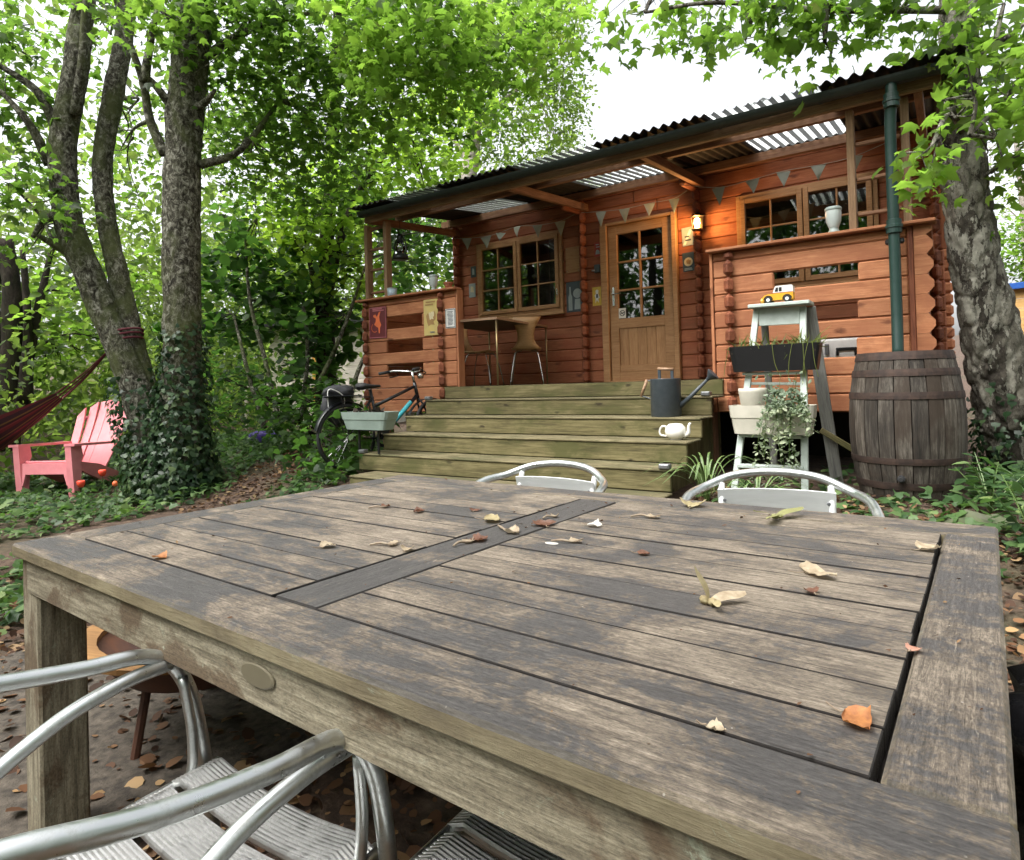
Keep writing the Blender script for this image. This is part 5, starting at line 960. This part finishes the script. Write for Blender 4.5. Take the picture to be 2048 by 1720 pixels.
def barkmat(name, stops, moss, mossc, scale=9, stretch=(1, 1, .45), bump=.9, bd=.02):
    t = NT(name); v = t.coords(stretch, False); a = t.noise(v, scale, 12, .76, .8); b = t.noise(t.coords((1, 1, .6), False), 2.6, 6, .65, .4)
    col = t.ramp(a, stops); col = t.mixc(t.ramp(b, [(.48, 0.0), (.62, moss)]), col, mossc)
    p = t.princ(Base_Color=col, Roughness=.92, Specular_IOR_Level=.2); t.t.links.new(t.bump(a, bump, bd), p.inputs['Normal']); return t.surf(p.outputs[0])
m_bark = barkmat('mossy grey bark', [(.38, (.014, .012, .009)), (.46, (.052, .048, .034)), (.52, (.12, .115, .085)), (.59, (.29, .285, .23)), (.7, (.46, .45, .385))], .8, (.085, .10, .035), 22, (1, 1, .75), 1.0, .03)
m_barkdark = barkmat('dark bark', [(.35, (.012, .010, .008)), (.55, (.045, .036, .028)), (.7, (.09, .075, .06))], .5, (.03, .04, .012))
m_birchbark = barkmat('pale birch bark', [(.35, (.10, .085, .07)), (.5, (.34, .30, .26)), (.65, (.5, .46, .42))], .3, (.1, .11, .05), 7, (1, 1, 2.5))
def plate_bark():
    t = NT('flaking grey bark'); v = t.coords((1, 1, .38), False)
    wv = t.noise(t.coords((1, 1, .8), False), 22, 9, .75); warp = t.n('TexNoise', None, Vector=v, Scale=7.0, Detail=8.0, Roughness=.7).outputs['Color']
    sc = t.n('VectorMath', dict(operation='SCALE')); t.t.links.new(warp, sc.inputs[0]); sc.inputs['Scale'].default_value = .42
    ad = t.n('VectorMath', dict(operation='ADD')); t.t.links.new(v, ad.inputs[0]); t.t.links.new(sc.outputs[0], ad.inputs[1])
    vo = t.n('TexVoronoi', dict(feature='F1'), Vector=ad.outputs[0], Scale=13.0); ed = t.n('TexVoronoi', dict(feature='DISTANCE_TO_EDGE'), Vector=ad.outputs[0], Scale=13.0).outputs['Distance']
    tone = t.n('SeparateXYZ', None, Vector=vo.outputs['Color']).outputs[0]; f = t.math('ADD', t.math('MULTIPLY', wv, .6), t.math('MULTIPLY', tone, .4))
    col = t.ramp(f, [(.28, (.03, .025, .019)), (.40, (.08, .07, .055)), (.52, (.15, .14, .11)), (.64, (.26, .25, .205)), (.8, (.40, .39, .33))])
    crack = t.math('MULTIPLY', t.ramp(ed, [(.0, 1.0), (.07, 0.0)]), t.ramp(t.noise(v, 6, 5), [(.4, 0.0), (.55, .9)])); col = t.mixc(crack, col, (.016, .012, .010))
    p = t.princ(Base_Color=col, Roughness=.9, Specular_IOR_Level=.25); h = t.math('ADD', t.math('MULTIPLY', tone, .8), wv); t.t.links.new(t.bump(h, 1.0, .025), p.inputs['Normal']); return t.surf(p.outputs[0])
m_plate_bark = plate_bark()
L_mid = leafmat('mid green maple leaves', [(0, (.014, .03, .008)), (.4, (.036, .075, .015)), (.85, (.075, .12, .025)), (1, (.12, .14, .035))], (.20, .38, .05), .56)
L_bright = leafmat('bright green maple leaves', [(0, (.018, .045, .010)), (.35, (.05, .10, .016)), (.8, (.09, .15, .026)), (1, (.16, .18, .04))], (.28, .50, .06), .56)
L_lime = leafmat('lime leaves', [(0, (.05, .10, .012)), (.5, (.09, .15, .02)), (1, (.14, .20, .03))], (.36, .58, .06), .58)
L_birch = leafmat('small birch leaves', [(0, (.05, .10, .02)), (.6, (.09, .15, .03)), (1, (.15, .19, .05))], (.36, .54, .10), .58)
L_under = leafmat('dark understorey leaves', [(0, (.011, .026, .008)), (.5, (.024, .055, .014)), (1, (.05, .10, .025))], (.11, .26, .04), .48)
L_ivy = leafmat('ivy leaves', [(0, (.010, .024, .011)), (.5, (.024, .052, .022)), (.85, (.05, .09, .04)), (1, (.10, .15, .06))], (.05, .12, .025), .2, .35)
L_ground = leafmat('ground ivy leaves', [(0, (.022, .05, .018)), (.5, (.05, .10, .035)), (.85, (.09, .16, .055)), (1, (.16, .22, .09))], (.12, .26, .05), .3, .4)
L_far = leafmat('far leaves', [(0, (.03, .06, .015)), (.5, (.07, .12, .03)), (1, (.15, .20, .05))], (.30, .46, .08), .5)
L_dead = leafmat('dead leaves', [(0, (.03, .016, .010)), (.45, (.085, .045, .026)), (.8, (.17, .10, .055)), (1, (.34, .24, .13))], (.2, .1, .04), .15, .7)
def tree(name, label, trunks, branches, clumps, kind, size, lmat, bmat, tn=20, rough=.05, cat='tree', group=None, flat=.55, twig=.45, per=14, droop=.25, trunk_label=None):
    base = trunks[0][0][0]; r = empty(name, base, 0, label, cat, group); b = np.array(base)
    for pts, rr in trunks:
        o = obj('trunk', trunk_mesh([tuple(np.array(p)-b) for p in pts], rr, tn, (34 if tn > 60 else 20) if tn >= 40 else 9, rough, base[0], 1.0, 1.1 if tn > 60 else 0.0), bmat, r, smooth=True)
    tb = []
    for pts, r0 in branches: tb.append(tube(cr([tuple(np.array(p)-b) for p in pts], 6), [r0, r0*.7, r0*.35], 8))
    # limbs reaching into every clump
    top = np.array(trunks[0][0][-2])
    for (x, y, z, rx, ry, rz, n) in clumps:
        if z < base[2]+.8 and len(clumps) > 3 and cat == 'shrub': src = np.array(base)+np.array((0, 0, .2))
        else:
            best = min((np.linalg.norm(np.array(p)-np.array((x, y, z-.4*rz))), tuple(p)) for pts, _ in list(trunks)+list(branches) for p in pts[1:]); src = np.array(best[1])
        c = np.array((x, y, z)); rr = .012+.012*min(1, np.linalg.norm(c-src))
        mid = (src+c)/2+np.array((0, 0, .12))+npr.normal(size=3)*.08
        tb.append(tube(cr([tuple(src-b), tuple(mid-b), tuple(c-b)], 5), [rr, rr*.6, rr*.3], 6, False))
        for k in range(5):
            e = c+npr.normal(size=3)*np.array((rx, ry, rz))*.55; s = c*.5+src*.5 if k % 2 else mid
            tb.append(tube(cr([tuple(s-b), tuple((s+e)/2-b+npr.normal(size=3)*.06), tuple(e-b)], 4), [rr*.45, rr*.3, rr*.12], 5, False))
    if tb: obj('branches', join(*tb), bmat, r, smooth=True)
    V, F = foliage(clumps, kind, size, per, twig, flat, droop); V = V-b; o = arr_obj('crown', V, F, lmat, r); tag(o, kind='stuff')
    return r, b
def ivy_on(root, b, path, radii, n, size, zmax, seed=0, spread=.05):
    P_ = np.array(cr([tuple(p) for p in path], 12)); R_ = np.interp(np.linspace(0, 1, len(P_)), np.linspace(0, 1, len(radii)), radii)
    keep = P_[:, 2] < zmax; idx = np.nonzero(keep)[0]; w = (zmax-P_[idx, 2])+.12; w = w/w.sum()
    k = npr.choice(idx, n, p=w); a = npr.uniform(0, 2*math.pi, n); o = np.c_[np.cos(a), np.sin(a), np.zeros(n)]
    pos = P_[k]+o*(R_[k]+npr.random(n)*spread*(1+2.5*np.clip((zmax-P_[k, 2])/1.6, 0, 1)**2))[:, None]; pos[:, 2] += npr.normal(size=n)*.05
    nr = o+npr.normal(size=(n, 3))*.35+np.array((0, 0, .35)); d = npr.normal(size=(n, 3))*.5+np.array((0, 0, -1))
    V, F = place_leaves(pos, nr, d, size*(.6+.7*npr.random(n)), 'ivy'); o_ = arr_obj('ivy', V-b, F, L_ivy, root); tag(o_, kind='stuff'); return o_
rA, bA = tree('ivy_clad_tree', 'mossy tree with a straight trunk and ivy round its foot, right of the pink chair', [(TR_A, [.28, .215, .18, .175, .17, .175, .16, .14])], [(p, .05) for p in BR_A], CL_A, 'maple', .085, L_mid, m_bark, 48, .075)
ivy_on(rA, bA, TR_A, [.25, .205, .185, .18, .18, .18, .17, .15], 3600, .07, .75, spread=.06)
rB, bB = tree('leaning_tree', 'twin stemmed leaning tree holding the hammock, behind the pink chair', [(TR_B, [.20, .155, .135, .13, .135, .125, .115, .105, .095]), (TR_B2, [.14, .115, .10, .095, .095, .10, .09, .08])], [(p, .055) for p in BR_B], CL_B, 'maple', .095, L_mid, m_bark, 40, .075)
ivy_on(rB, bB, TR_B, [.28, .24, .2, .2, .2, .2], 1500, .065, .25, spread=.06)
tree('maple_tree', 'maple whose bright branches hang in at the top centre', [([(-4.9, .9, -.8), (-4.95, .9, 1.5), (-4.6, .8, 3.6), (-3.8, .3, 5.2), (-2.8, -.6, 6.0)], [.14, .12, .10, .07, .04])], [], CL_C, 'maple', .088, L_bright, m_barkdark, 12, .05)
tree('lime_tree', 'bright lime leaved tree left of the cabin roof', [(TR_D[0], [.09, .07, .05, .03]), (TR_D[1], [.05, .04, .02])], [], CL_D, 'round', .105, L_lime, m_barkdark, 10, .05)
tree('birch_tree', 'tall pale birch with fine leaves behind the cabin', [(TR_E, [.2, .2, .17, .15, .12, .08])], [(p, .06) for p in BR_E], CL_E, 'oval', .10, L_birch, m_birchbark, 14, .04, flat=.9, droop=.8)
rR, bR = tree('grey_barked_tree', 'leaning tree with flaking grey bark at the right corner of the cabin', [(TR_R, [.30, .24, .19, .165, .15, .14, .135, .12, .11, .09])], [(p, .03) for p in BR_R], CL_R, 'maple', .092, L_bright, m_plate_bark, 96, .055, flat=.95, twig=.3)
ivy_on(rR, bR, TR_R, [.32, .26, .21, .17], 700, .06, -.1, spread=.05)
tree('dark_tree', 'dark multi stemmed trunk at the left edge of the picture', [(TR_L[0], [.16, .14, .12, .10]), (TR_L[1], [.1, .07, .05, .03]), (TR_L[2], [.1, .06, .05, .03]), (TR_L[3], [.1, .08, .06, .04])], [], CL_H, 'round', .12, L_bright, m_barkdark, 12, .08)
tree('understorey_tree', 'slender dark leaved saplings between the ivy clad tree and the cabin', [(p, [.035, .03, .025, .015]) for p in TR_G], [], CL_F, 'round', .14, L_under, m_bark, 8, .05)
tree('bramble_bush', 'low dark bush left of the bicycle', [([(-4.4, .2, -.85), (-4.4, .2, -.4), (-4.3, .25, .1)], [.03, .02, .01])], [], CL_G, 'ivy', .11, L_under, m_barkdark, 8, .05, 'shrub')
tree('garden_hedge', 'clipped green hedge beyond the cabin at the right edge', [(TR_HEDGE, [.05, .04, .03])], [], CL_HEDGE, 'oval', .10, L_bright, m_barkdark, 8, .05, 'hedge', per=20)
tree('pale_tree', 'faint far tree in the haze right of the grey trunk', [(TR_PALE, [.12, .1, .05])], [], CL_PALE, 'oval', .14, L_birch, m_birchbark, 8, .04)
# woodland far behind the left side and, seen only in the windows, the trees facing the cabin
def wood_mass(name, label, boxes, base_size, kind, lmat):
    Vs, Fs, off = [], [], 0
    for (x0, x1, y0, y1, z0, z1, n, *ks) in boxes:
        size = ks[0] if ks else base_size; m = max(1, n//24); c = np.c_[npr.uniform(x0, x1, m), npr.uniform(y0, y1, m), z0+(z1-z0)*npr.random(m)**1.15]; k = np.repeat(np.arange(m), 24); pos = c[k]+npr.normal(size=(len(k), 3))*.5
        nr = npr.normal(size=(len(k), 3))*.8; nr[:, 2] += .7; V, F = place_leaves(pos, nr, npr.normal(size=(len(k), 3)), size*(.6+.8*npr.random(len(k))), kind); Vs.append(V); Fs.append(F+off); off += len(V)
    o = arr_obj(name, np.concatenate(Vs), np.concatenate(Fs), lmat); tag(o, label, 'wood', kind='stuff'); return o
wood_mass('far_wood', 'pale green woodland far behind the trees on the left', [(-17, -7, 3, 9, -.6, 4.6, 22000, .17), (-17, -9, -6, 4, -.6, 4.0, 24000, .16), (-9, -4.5, 6, 12, -.6, 5.5, 6000), (-10, -6.2, -3.5, 1.5, -1.0, .9, 6000, .11), (-18, -8, -6, 9, 4, 8, 3500)], .22, 'oval', L_far)
fw = wood_mass('facing_wood', 'dark trees across the garden, mirrored in the cabin windows', [(-16, 9, -15, -10.5, -1, 6.5, 26000), (-16, -10, -11, -6, -1, 6, 7000), (7.5, 11, -11, 1, -1, 5.5, 7000)], .30, 'oval', L_under)
tks = []
for k in range(11):
    x = -14+k*2.1+rng.uniform(-.6, .6); y = -12.5+rng.uniform(-1, 1.5)
    obj('trunk', trunk_mesh([(0, 0, 0), (.1, .05, 2.5), (.2, 0, 6)], [.22, .17, .1], 10, 5, .05, k), m_barkdark, fw, (x, y, zg(x, y)-.05), smooth=True)
# ground ivy, leaf litter
def in_path(x, y): 
    t = min(1, max(0, (y+2.0)/2.6)); cx = -2.75-1.5*t; return abs(x-cx) < .36+.1*noise.noise(Vector((x*2, y*2, 0)))
def scatter(n, x0, x1, y0, y1, ok):
    out = []
    while len(out) < n:
        x, y = npr.uniform(x0, x1), npr.uniform(y0, y1)
        if ok(x, y): out.append((x, y, zg(x, y)))
    return np.array(out)
def ivy_ok(x, y):
    if in_path(x, y): return False
    if X0-.1 < x < X1+.1 and y > -1.75: return False
    if y > -.05 and x > -3.2: return False
    return math.hypot(x-1.35, (y+4.1))+.5*noise.noise(Vector((x*1.3, y*1.3, 7))) > (2.75 if x > -.6 else 2.35) and not (x > 1.3 and y < -1.6)
p = scatter(15000, -7.5, 1.2, -5.2, 1.2, ivy_ok); n = len(p); hgt = np.array([.05+.09*max(0, noise.noise(Vector((x*1.6, y*1.6, 2)))+.4) for x, y, z in p]); p[:, 2] += npr.random(n)*hgt+.01
V, F = place_leaves(p, npr.normal(size=(n, 3))*.4+np.array((.05, -.15, 1)), npr.normal(size=(n, 3)), .085*(.55+.7*npr.random(n)), 'ivy'); tag(arr_obj('ground_ivy', V, F, L_ground), 'dense low ivy covering the ground under the trees', 'ivy', kind='stuff')
def right_ok(x, y): return math.hypot(x-2.53, y+.5) > .34 and not (X0 < x < X1+.05 and y > -1.6)
p = scatter(2600, 1.25, 4.6, -1.75, .6, right_ok); n = len(p); p[:, 2] += npr.random(n)*(.05+.16*np.clip((p[:, 0]-2.5)/.8, 0, 1)); sel = (p[:, 0] > 2.2) | (npr.random(n) < .35); p = p[sel]; n = len(p)
V, F = place_leaves(p, npr.normal(size=(n, 3))*.4+np.array((0, -.2, 1)), npr.normal(size=(n, 3)), .08*(.5+.8*npr.random(n)), 'ivy'); tag(arr_obj('ground_cover', V, F, L_ground), 'dark leafy ground cover round the barrel and the grey trunk', 'ground cover', kind='stuff')
def lit_ok(x, y): return math.hypot(x-1.3, y+3.9) < 3.4 and not (X0-.1 < x < X1+.1 and y > -1.65) and not (-.45 < x < 1.1 and -5.4 < y < -4.1 and npr.random() < .55)
p = scatter(20000, -2.2, 4.6, -6.0, -.7, lit_ok); n = len(p); p[:, 2] += .006+npr.random(n)*.02; inpat = (p[:, 0] > -.5) & (p[:, 0] < 1.14) & (p[:, 1] > -5.43) & (p[:, 1] < -4.07); p[inpat, 2] = -1.03
p2 = scatter(1500, -5, -2, -2.4, .8, in_path); p2[:, 2] += .008+npr.random(len(p2))*.02; p = np.concatenate([p, p2]); n = len(p)
V, F = place_leaves(p, npr.normal(size=(n, 3))*.35+np.array((0, 0, 1)), npr.normal(size=(n, 3)), .040*(.3+1.0*npr.random(n)), 'round'); tag(arr_obj('leaf_litter', V, F, L_dead), 'brown fallen leaves on the ground round the table', 'leaf litter', kind='stuff')
# grassy plants by the ladder, leafy plants right of the barrel
def blade_plant(name, label, loc, n, length, spread, mat):
    r = empty(name, (loc[0], loc[1], zg(loc[0], loc[1])), 0, label, 'plant'); bl = []
    for k in range(n):
        a = npr.uniform(0, 2*math.pi); l = length*(.6+.6*npr.random()); s = spread*(.4+.8*npr.random()); path = cr([(0, 0, 0), (s*.35*math.cos(a), s*.35*math.sin(a), l*.6), (s*.8*math.cos(a), s*.8*math.sin(a), l*.8), (s*1.3*math.cos(a), s*1.3*math.sin(a), l*.55)], 5)
        bl.append(tube(path, [.004, .007, .006, .001], 4, False, .25))
    obj('blades', join(*bl), mat, r)
m_strap = simple('strap leaf green', (.07, .13, .03), (.13, .19, .06), 9, rough=.45, bump=.05)
blade_plant('strap_leaf_plant', 'clump of arching strap leaves at the foot of the ladder, left one', (1.40, -1.15), 34, .34, .3, m_strap)
blade_plant('strap_leaf_plant', 'clump of arching strap leaves behind the far right chair', (1.75, -1.25), 30, .26, .26, m_strap)
def leafy_plant(label, loc, h, n, size, mat, flower=None):
    z0 = zg(loc[0], loc[1]); r = empty('leafy_plant', (loc[0], loc[1], z0), 0, label, 'plant'); st = []; lp = []; ld = []
    for k in range(n):
        a = npr.uniform(0, 2*math.pi); hh = h*(.6+.5*npr.random()); path = cr([(0, 0, 0), (.06*math.cos(a), .06*math.sin(a), hh*.5), (.16*math.cos(a), .16*math.sin(a), hh)], 6); st.append(tube(path, [.006, .004, .002], 5, False))
        for p in path[3::2]:
            for s in (-1, 1): lp.append(p); ld.append((math.cos(a+s*1.2), math.sin(a+s*1.2), .25))
    obj('stems', join(*st), m_strap, r); V, F = place_leaves(np.array(lp), npr.normal(size=(len(lp), 3))*.3+np.array((0, 0, 1)), np.array(ld), size*(.7+.6*npr.random(len(lp))), 'oval'); tag(arr_obj('leaves', V, F, mat, r), kind='stuff')
    if flower: obj('flower', join(*[xf(prism([(0, 0), (.012, .015), (0, .035), (-.012, .015)], .003), (0, 0, h*1.02), (rad(50), 0, 2*math.pi*k/7)) for k in range(7)]), flower, r)
m_orangef = plain('orange petals', (.75, .12, .03), .5)
leafy_plant('tall leafy plant with a small orange flower right of the barrel', (3.10, -1.55), .42, 5, .10, L_ground, m_orangef)
leafy_plant('bushy green plant at the right edge beyond the table', (3.42, -1.85), .34, 7, .10, L_ground)
leafy_plant('young green shoots behind the stones at the right', (2.95, -.95), .32, 7, .09, L_ground)
m_petal = plain('red orange petals', (.80, .07, .03), .5)
for i, (p, lab) in enumerate(zip(FLOWERS, ('red poppy in front of the ivy clad trunk, the upper one', 'red poppy in front of the pink chair leg', 'faded orange poppy on a tall stem in front of the ivy'))):
    z0 = zg(p[0], p[1]); r = empty('poppy', (p[0], p[1], z0), 0, lab, 'flower', 'poppies by the pink chair'); h = p[2]-z0
    obj('stem', tube(cr([(0, 0, 0), (.01, .01, h*.5), (0, 0, h)], 5), .003, 5), m_strap, r); obj('bloom', lathe([(0, -.012), (.02, -.01), (.032, .015), (.034, .04), (.026, .05), (.018, .04), (0, .02)], 9) if i < 2 else lathe([(0, -.012), (.02, -.005), (.022, .02), (.012, .035), (0, .03)], 9), m_petal if i < 2 else m_orange, r, (0, 0, h), smooth=True)
# ------------------------------------------------------------------ far buildings glimpsed through the leaves
sd_ = empty('garden_shed', (-8.1, 3.4, -.75), rad(20), 'pale weatherboarded shed with an orange door glimpsed through the saplings', 'shed')
m_palewood = wood('pale weatherboard', (.45, .40, .34), (.58, .53, .47), (.68, .64, .58), 30, .8, var=.2); m_odoor = plain('orange yellow door', (.60, .32, .06), .6)
for k in range(15): part_box('board', -1.3, 1.3, -.012, .012, k*.14, k*.14+.135, m_palewood, sd_)
part_box('door', -.25, .2, -.05, -.02, .05, 1.7, m_odoor, sd_); part_box('roof', -1.5, 1.5, -.4, 1.4, 2.12, 2.18, m_roof, sd_); part_box('side', 1.27, 1.3, .013, 1.2, 0, 2.1, m_palewood, sd_); part_box('side', -1.3, -1.27, .013, 1.2, 0, 2.1, m_palewood, sd_)
part_box('rail', -1.4, 1.4, -.75, -.70, .85, .92, m_palewood, sd_); 
for k in range(5): part_box('rail_post', -1.4+k*.68, -1.34+k*.68, -.75, -.70, 0, .85, m_palewood, sd_)
yh = empty('yellow_hut', (4.75, 6.0, -.75), rad(-20), 'yellow boarded hut with a bright blue eaves board at the right edge', 'hut')
m_yhut = wood('yellow board', (.50, .28, .09), (.60, .36, .13), (.68, .44, .18), 30, .7, var=.2)
for k in range(13): part_box('board', -1.6, 1.6, -.012, .012, k*.15, k*.15+.145, m_yhut, yh)
part_box('eaves_board', -1.75, 1.75, -.12, -.07, 1.93, 2.02, m_bluep, yh); part_box('roof', -1.7, 1.7, -.06, 1.5, 1.96, 2.01, m_palewood, yh)
m_greenp = plain('green board', (.10, .28, .18), .5); o = part_box('window', -1.05, -.8, -.03, -.014, 1.3, 1.68, m_greenp, yh); obj('pane', bx(-.13, .13, -.012, -.010, -.09, .09, .001), m_pinkp, o, rot=(0, 0, 0))
# ------------------------------------------------------------------ dead leaves, twigs and seeds on the tabletop
def curled(s, seed):
    V = []; n, m = 10, 8; c1, c2 = rng.uniform(.5, 1.4), rng.uniform(-.6, .9); tw = rng.uniform(-1.2, 1.2)
    for i in range(n+1):
        f = i/n; w0 = .46*math.sin(math.pi*min(1, f*.97+.02))**.75*(1-.3*f)
        for j in range(m+1):
            q = j/m*2-1; w = w0*(1+.35*noise.noise(Vector((f*7+seed, math.copysign(3, q), seed)))*abs(q)); a = q*w*c1*2.2+tw*(f-.5)*.6
            y = math.sin(a)/(c1*2.2); z = (1-math.cos(a))/(c1*2.2)*1.3+.35*c2*(f-.45)**2+.10*noise.noise(Vector((q*2.5+seed, f*5, seed)))+.05*noise.noise(Vector((q*6, f*11+seed, 1)))
            V.append(((f-.5)*s*(1-.12*c1*abs(q)), y*s*1.5, z*s))
    zmin = min(v[2] for v in V); V = [(x, y, z-zmin+.0012) for x, y, z in V]
    return V, [(i*(m+1)+j, i*(m+1)+j+1, (i+1)*(m+1)+j+1, (i+1)*(m+1)+j) for i in range(n) for j in range(m)]
def deadmat(name, c, d): 
    t = NT(name); v = t.coords((1, 1, 1)); f = t.noise(v, 70, 6, .7); col = t.ramp(f, [(.35, d), (.65, c)]); p = t.princ(Base_Color=col, Roughness=.6); tr = t.n('BsdfTranslucent', None, Color=c); mx = t.n('MixShader', None, Fac=.25); t.t.links.new(p.outputs[0], mx.inputs[1]); t.t.links.new(tr.outputs[0], mx.inputs[2]); return t.surf(mx.outputs[0])
dm = dict(orange=deadmat('orange dead leaf', (.48, .20, .06), (.22, .08, .03)), pale=deadmat('pale dead leaf', (.48, .40, .28), (.28, .21, .13)), brown=deadmat('brown dead leaf', (.20, .09, .05), (.09, .04, .025)), yellow=deadmat('yellow dead leaf', (.42, .36, .20), (.28, .22, .11)), green=deadmat('green seed wing', (.30, .31, .12), (.2, .19, .08)), twig=deadmat('twig', (.40, .33, .24), (.2, .14, .09)), white=deadmat('white chip', (.7, .68, .62), (.5, .47, .4)), pink=deadmat('pink curl', (.55, .3, .22), (.35, .16, .1)))
def pick(lab):
    for k in ('orange', 'pink', 'white', 'yellow', 'green'):
        if k in lab: return dm[k]
    return dm['brown'] if ('brown' in lab or 'dark' in lab or 'reddish' in lab) and 'light' not in lab else dm['pale']
for i, (k, lab, x, y, s, a) in enumerate(LITTER):
    if k == 'leaf':
        o = empty('dead_leaf', (x, y, TZ), a, lab, 'leaf', 'dead leaves on the table'); obj('blade', curled(s, i*1.7), pick(lab), o, smooth=True); obj('stalk', tube(cr([(-.45*s, 0, .004), (-.7*s, .05*s, .003), (-.95*s, .02*s, .006)], 4), .0009, 5), dm['twig'], o)
    elif k == 'twig':
        pts = [(-s/2, 0, .003), (-s/6, s*rng.uniform(-.08, .15), .006), (s/5, s*rng.uniform(-.1, .1), .004), (s/2, s*.12, .008)]; o = empty('dead_twig', (x, y, TZ), a, lab, 'twig', 'twigs on the table')
        obj('stem', tube(cr(pts, 5), [.0022, .003, .002, .001], 6), dm['twig'], o, smooth=True); obj('husk', curled(s*.4, i), pick(lab), o, (s*.25, .006, 0), (0, 0, .6), smooth=True)
    else:
        o = empty('winged_seed', (x, y, TZ), a, lab, 'seed', 'winged seeds on the table'); wm = pick(lab) if 'green' in lab else dm['yellow']
        obj('nutlets', join(lump(.009, .007, .006, 3), xf(lump(.009, .007, .006, 6), (.012, .005, .001))), wm, o, (0, 0, .006), smooth=True)
        def wing(L): 
            V = []; n = 7
            for q in range(n+1):
                f = q/n; w = L*.17*math.sin(math.pi*(.12+.84*f))**.7
                for u in (-1, 0, 1): V.append((f*L, u*w+.1*L*f, .003*math.sin(f*5)+.0016*u))
            return V, [(q*3+j, q*3+j+1, q*3+j+4, q*3+j+3) for q in range(n) for j in range(2)]
        up_ = 'upright' in lab
        obj('wing', wing(s*.85), wm, o, (.006, .002, .007), (0, -1.25 if up_ else -.22, .3), smooth=True); obj('wing', wing(s*.9), dm['pale'] if up_ else wm, o, (.004, -.002, .006), (.2, -.16, -2.2 if not up_ else -1.9), smooth=True); obj('wing', wing(s*.5), wm, o, (-.004, .002, .006), (.1, -.3, 2.6), smooth=True)
nC = 240; cp = np.c_[npr.uniform(-hl+.02, hl-.02, nC), npr.uniform(-hw+.02, hw-.02, nC), np.full(nC, .0012)]; gapk = npr.random(nC) < .35; cp[gapk, 1] = -hw+FR+wS*np.round((cp[gapk, 1]+hw-FR)/wS)+npr.normal(size=gapk.sum())*.004
cp[:60, 0] = (XC1+XC2)/2+npr.normal(size=60)*.07; cp[:60, 1] = np.abs(npr.normal(size=60))*.25+.1
V, F = place_leaves(cp, npr.normal(size=(nC, 3))*.35+np.array((0, 0, 1)), npr.normal(size=(nC, 3)), .004+.010*npr.random(nC)**2.5, 'oval'); crm = arr_obj('leaf_crumbs', V, F, L_dead); crm.location = tab.location; crm.rotation_euler = tab.rotation_euler; tag(crm, 'tiny leaf crumbs and bark bits scattered over the tabletop', 'crumbs', kind='stuff')
# a few crumbs lodged in the gaps and bits of dropped bark
o = obj('bird_dropping', xf(lathe([(0, .0015), (.5, .0012), (1, .0002)], 14), (0, 0, 0), (0, 0, 0), (.016, .010, 1)), dm['white'], None, (*[float(c) for c in (2.061, -4.28)], TZ+.0002)); tag(o, 'small white splash on the right half of the tabletop', 'splash')
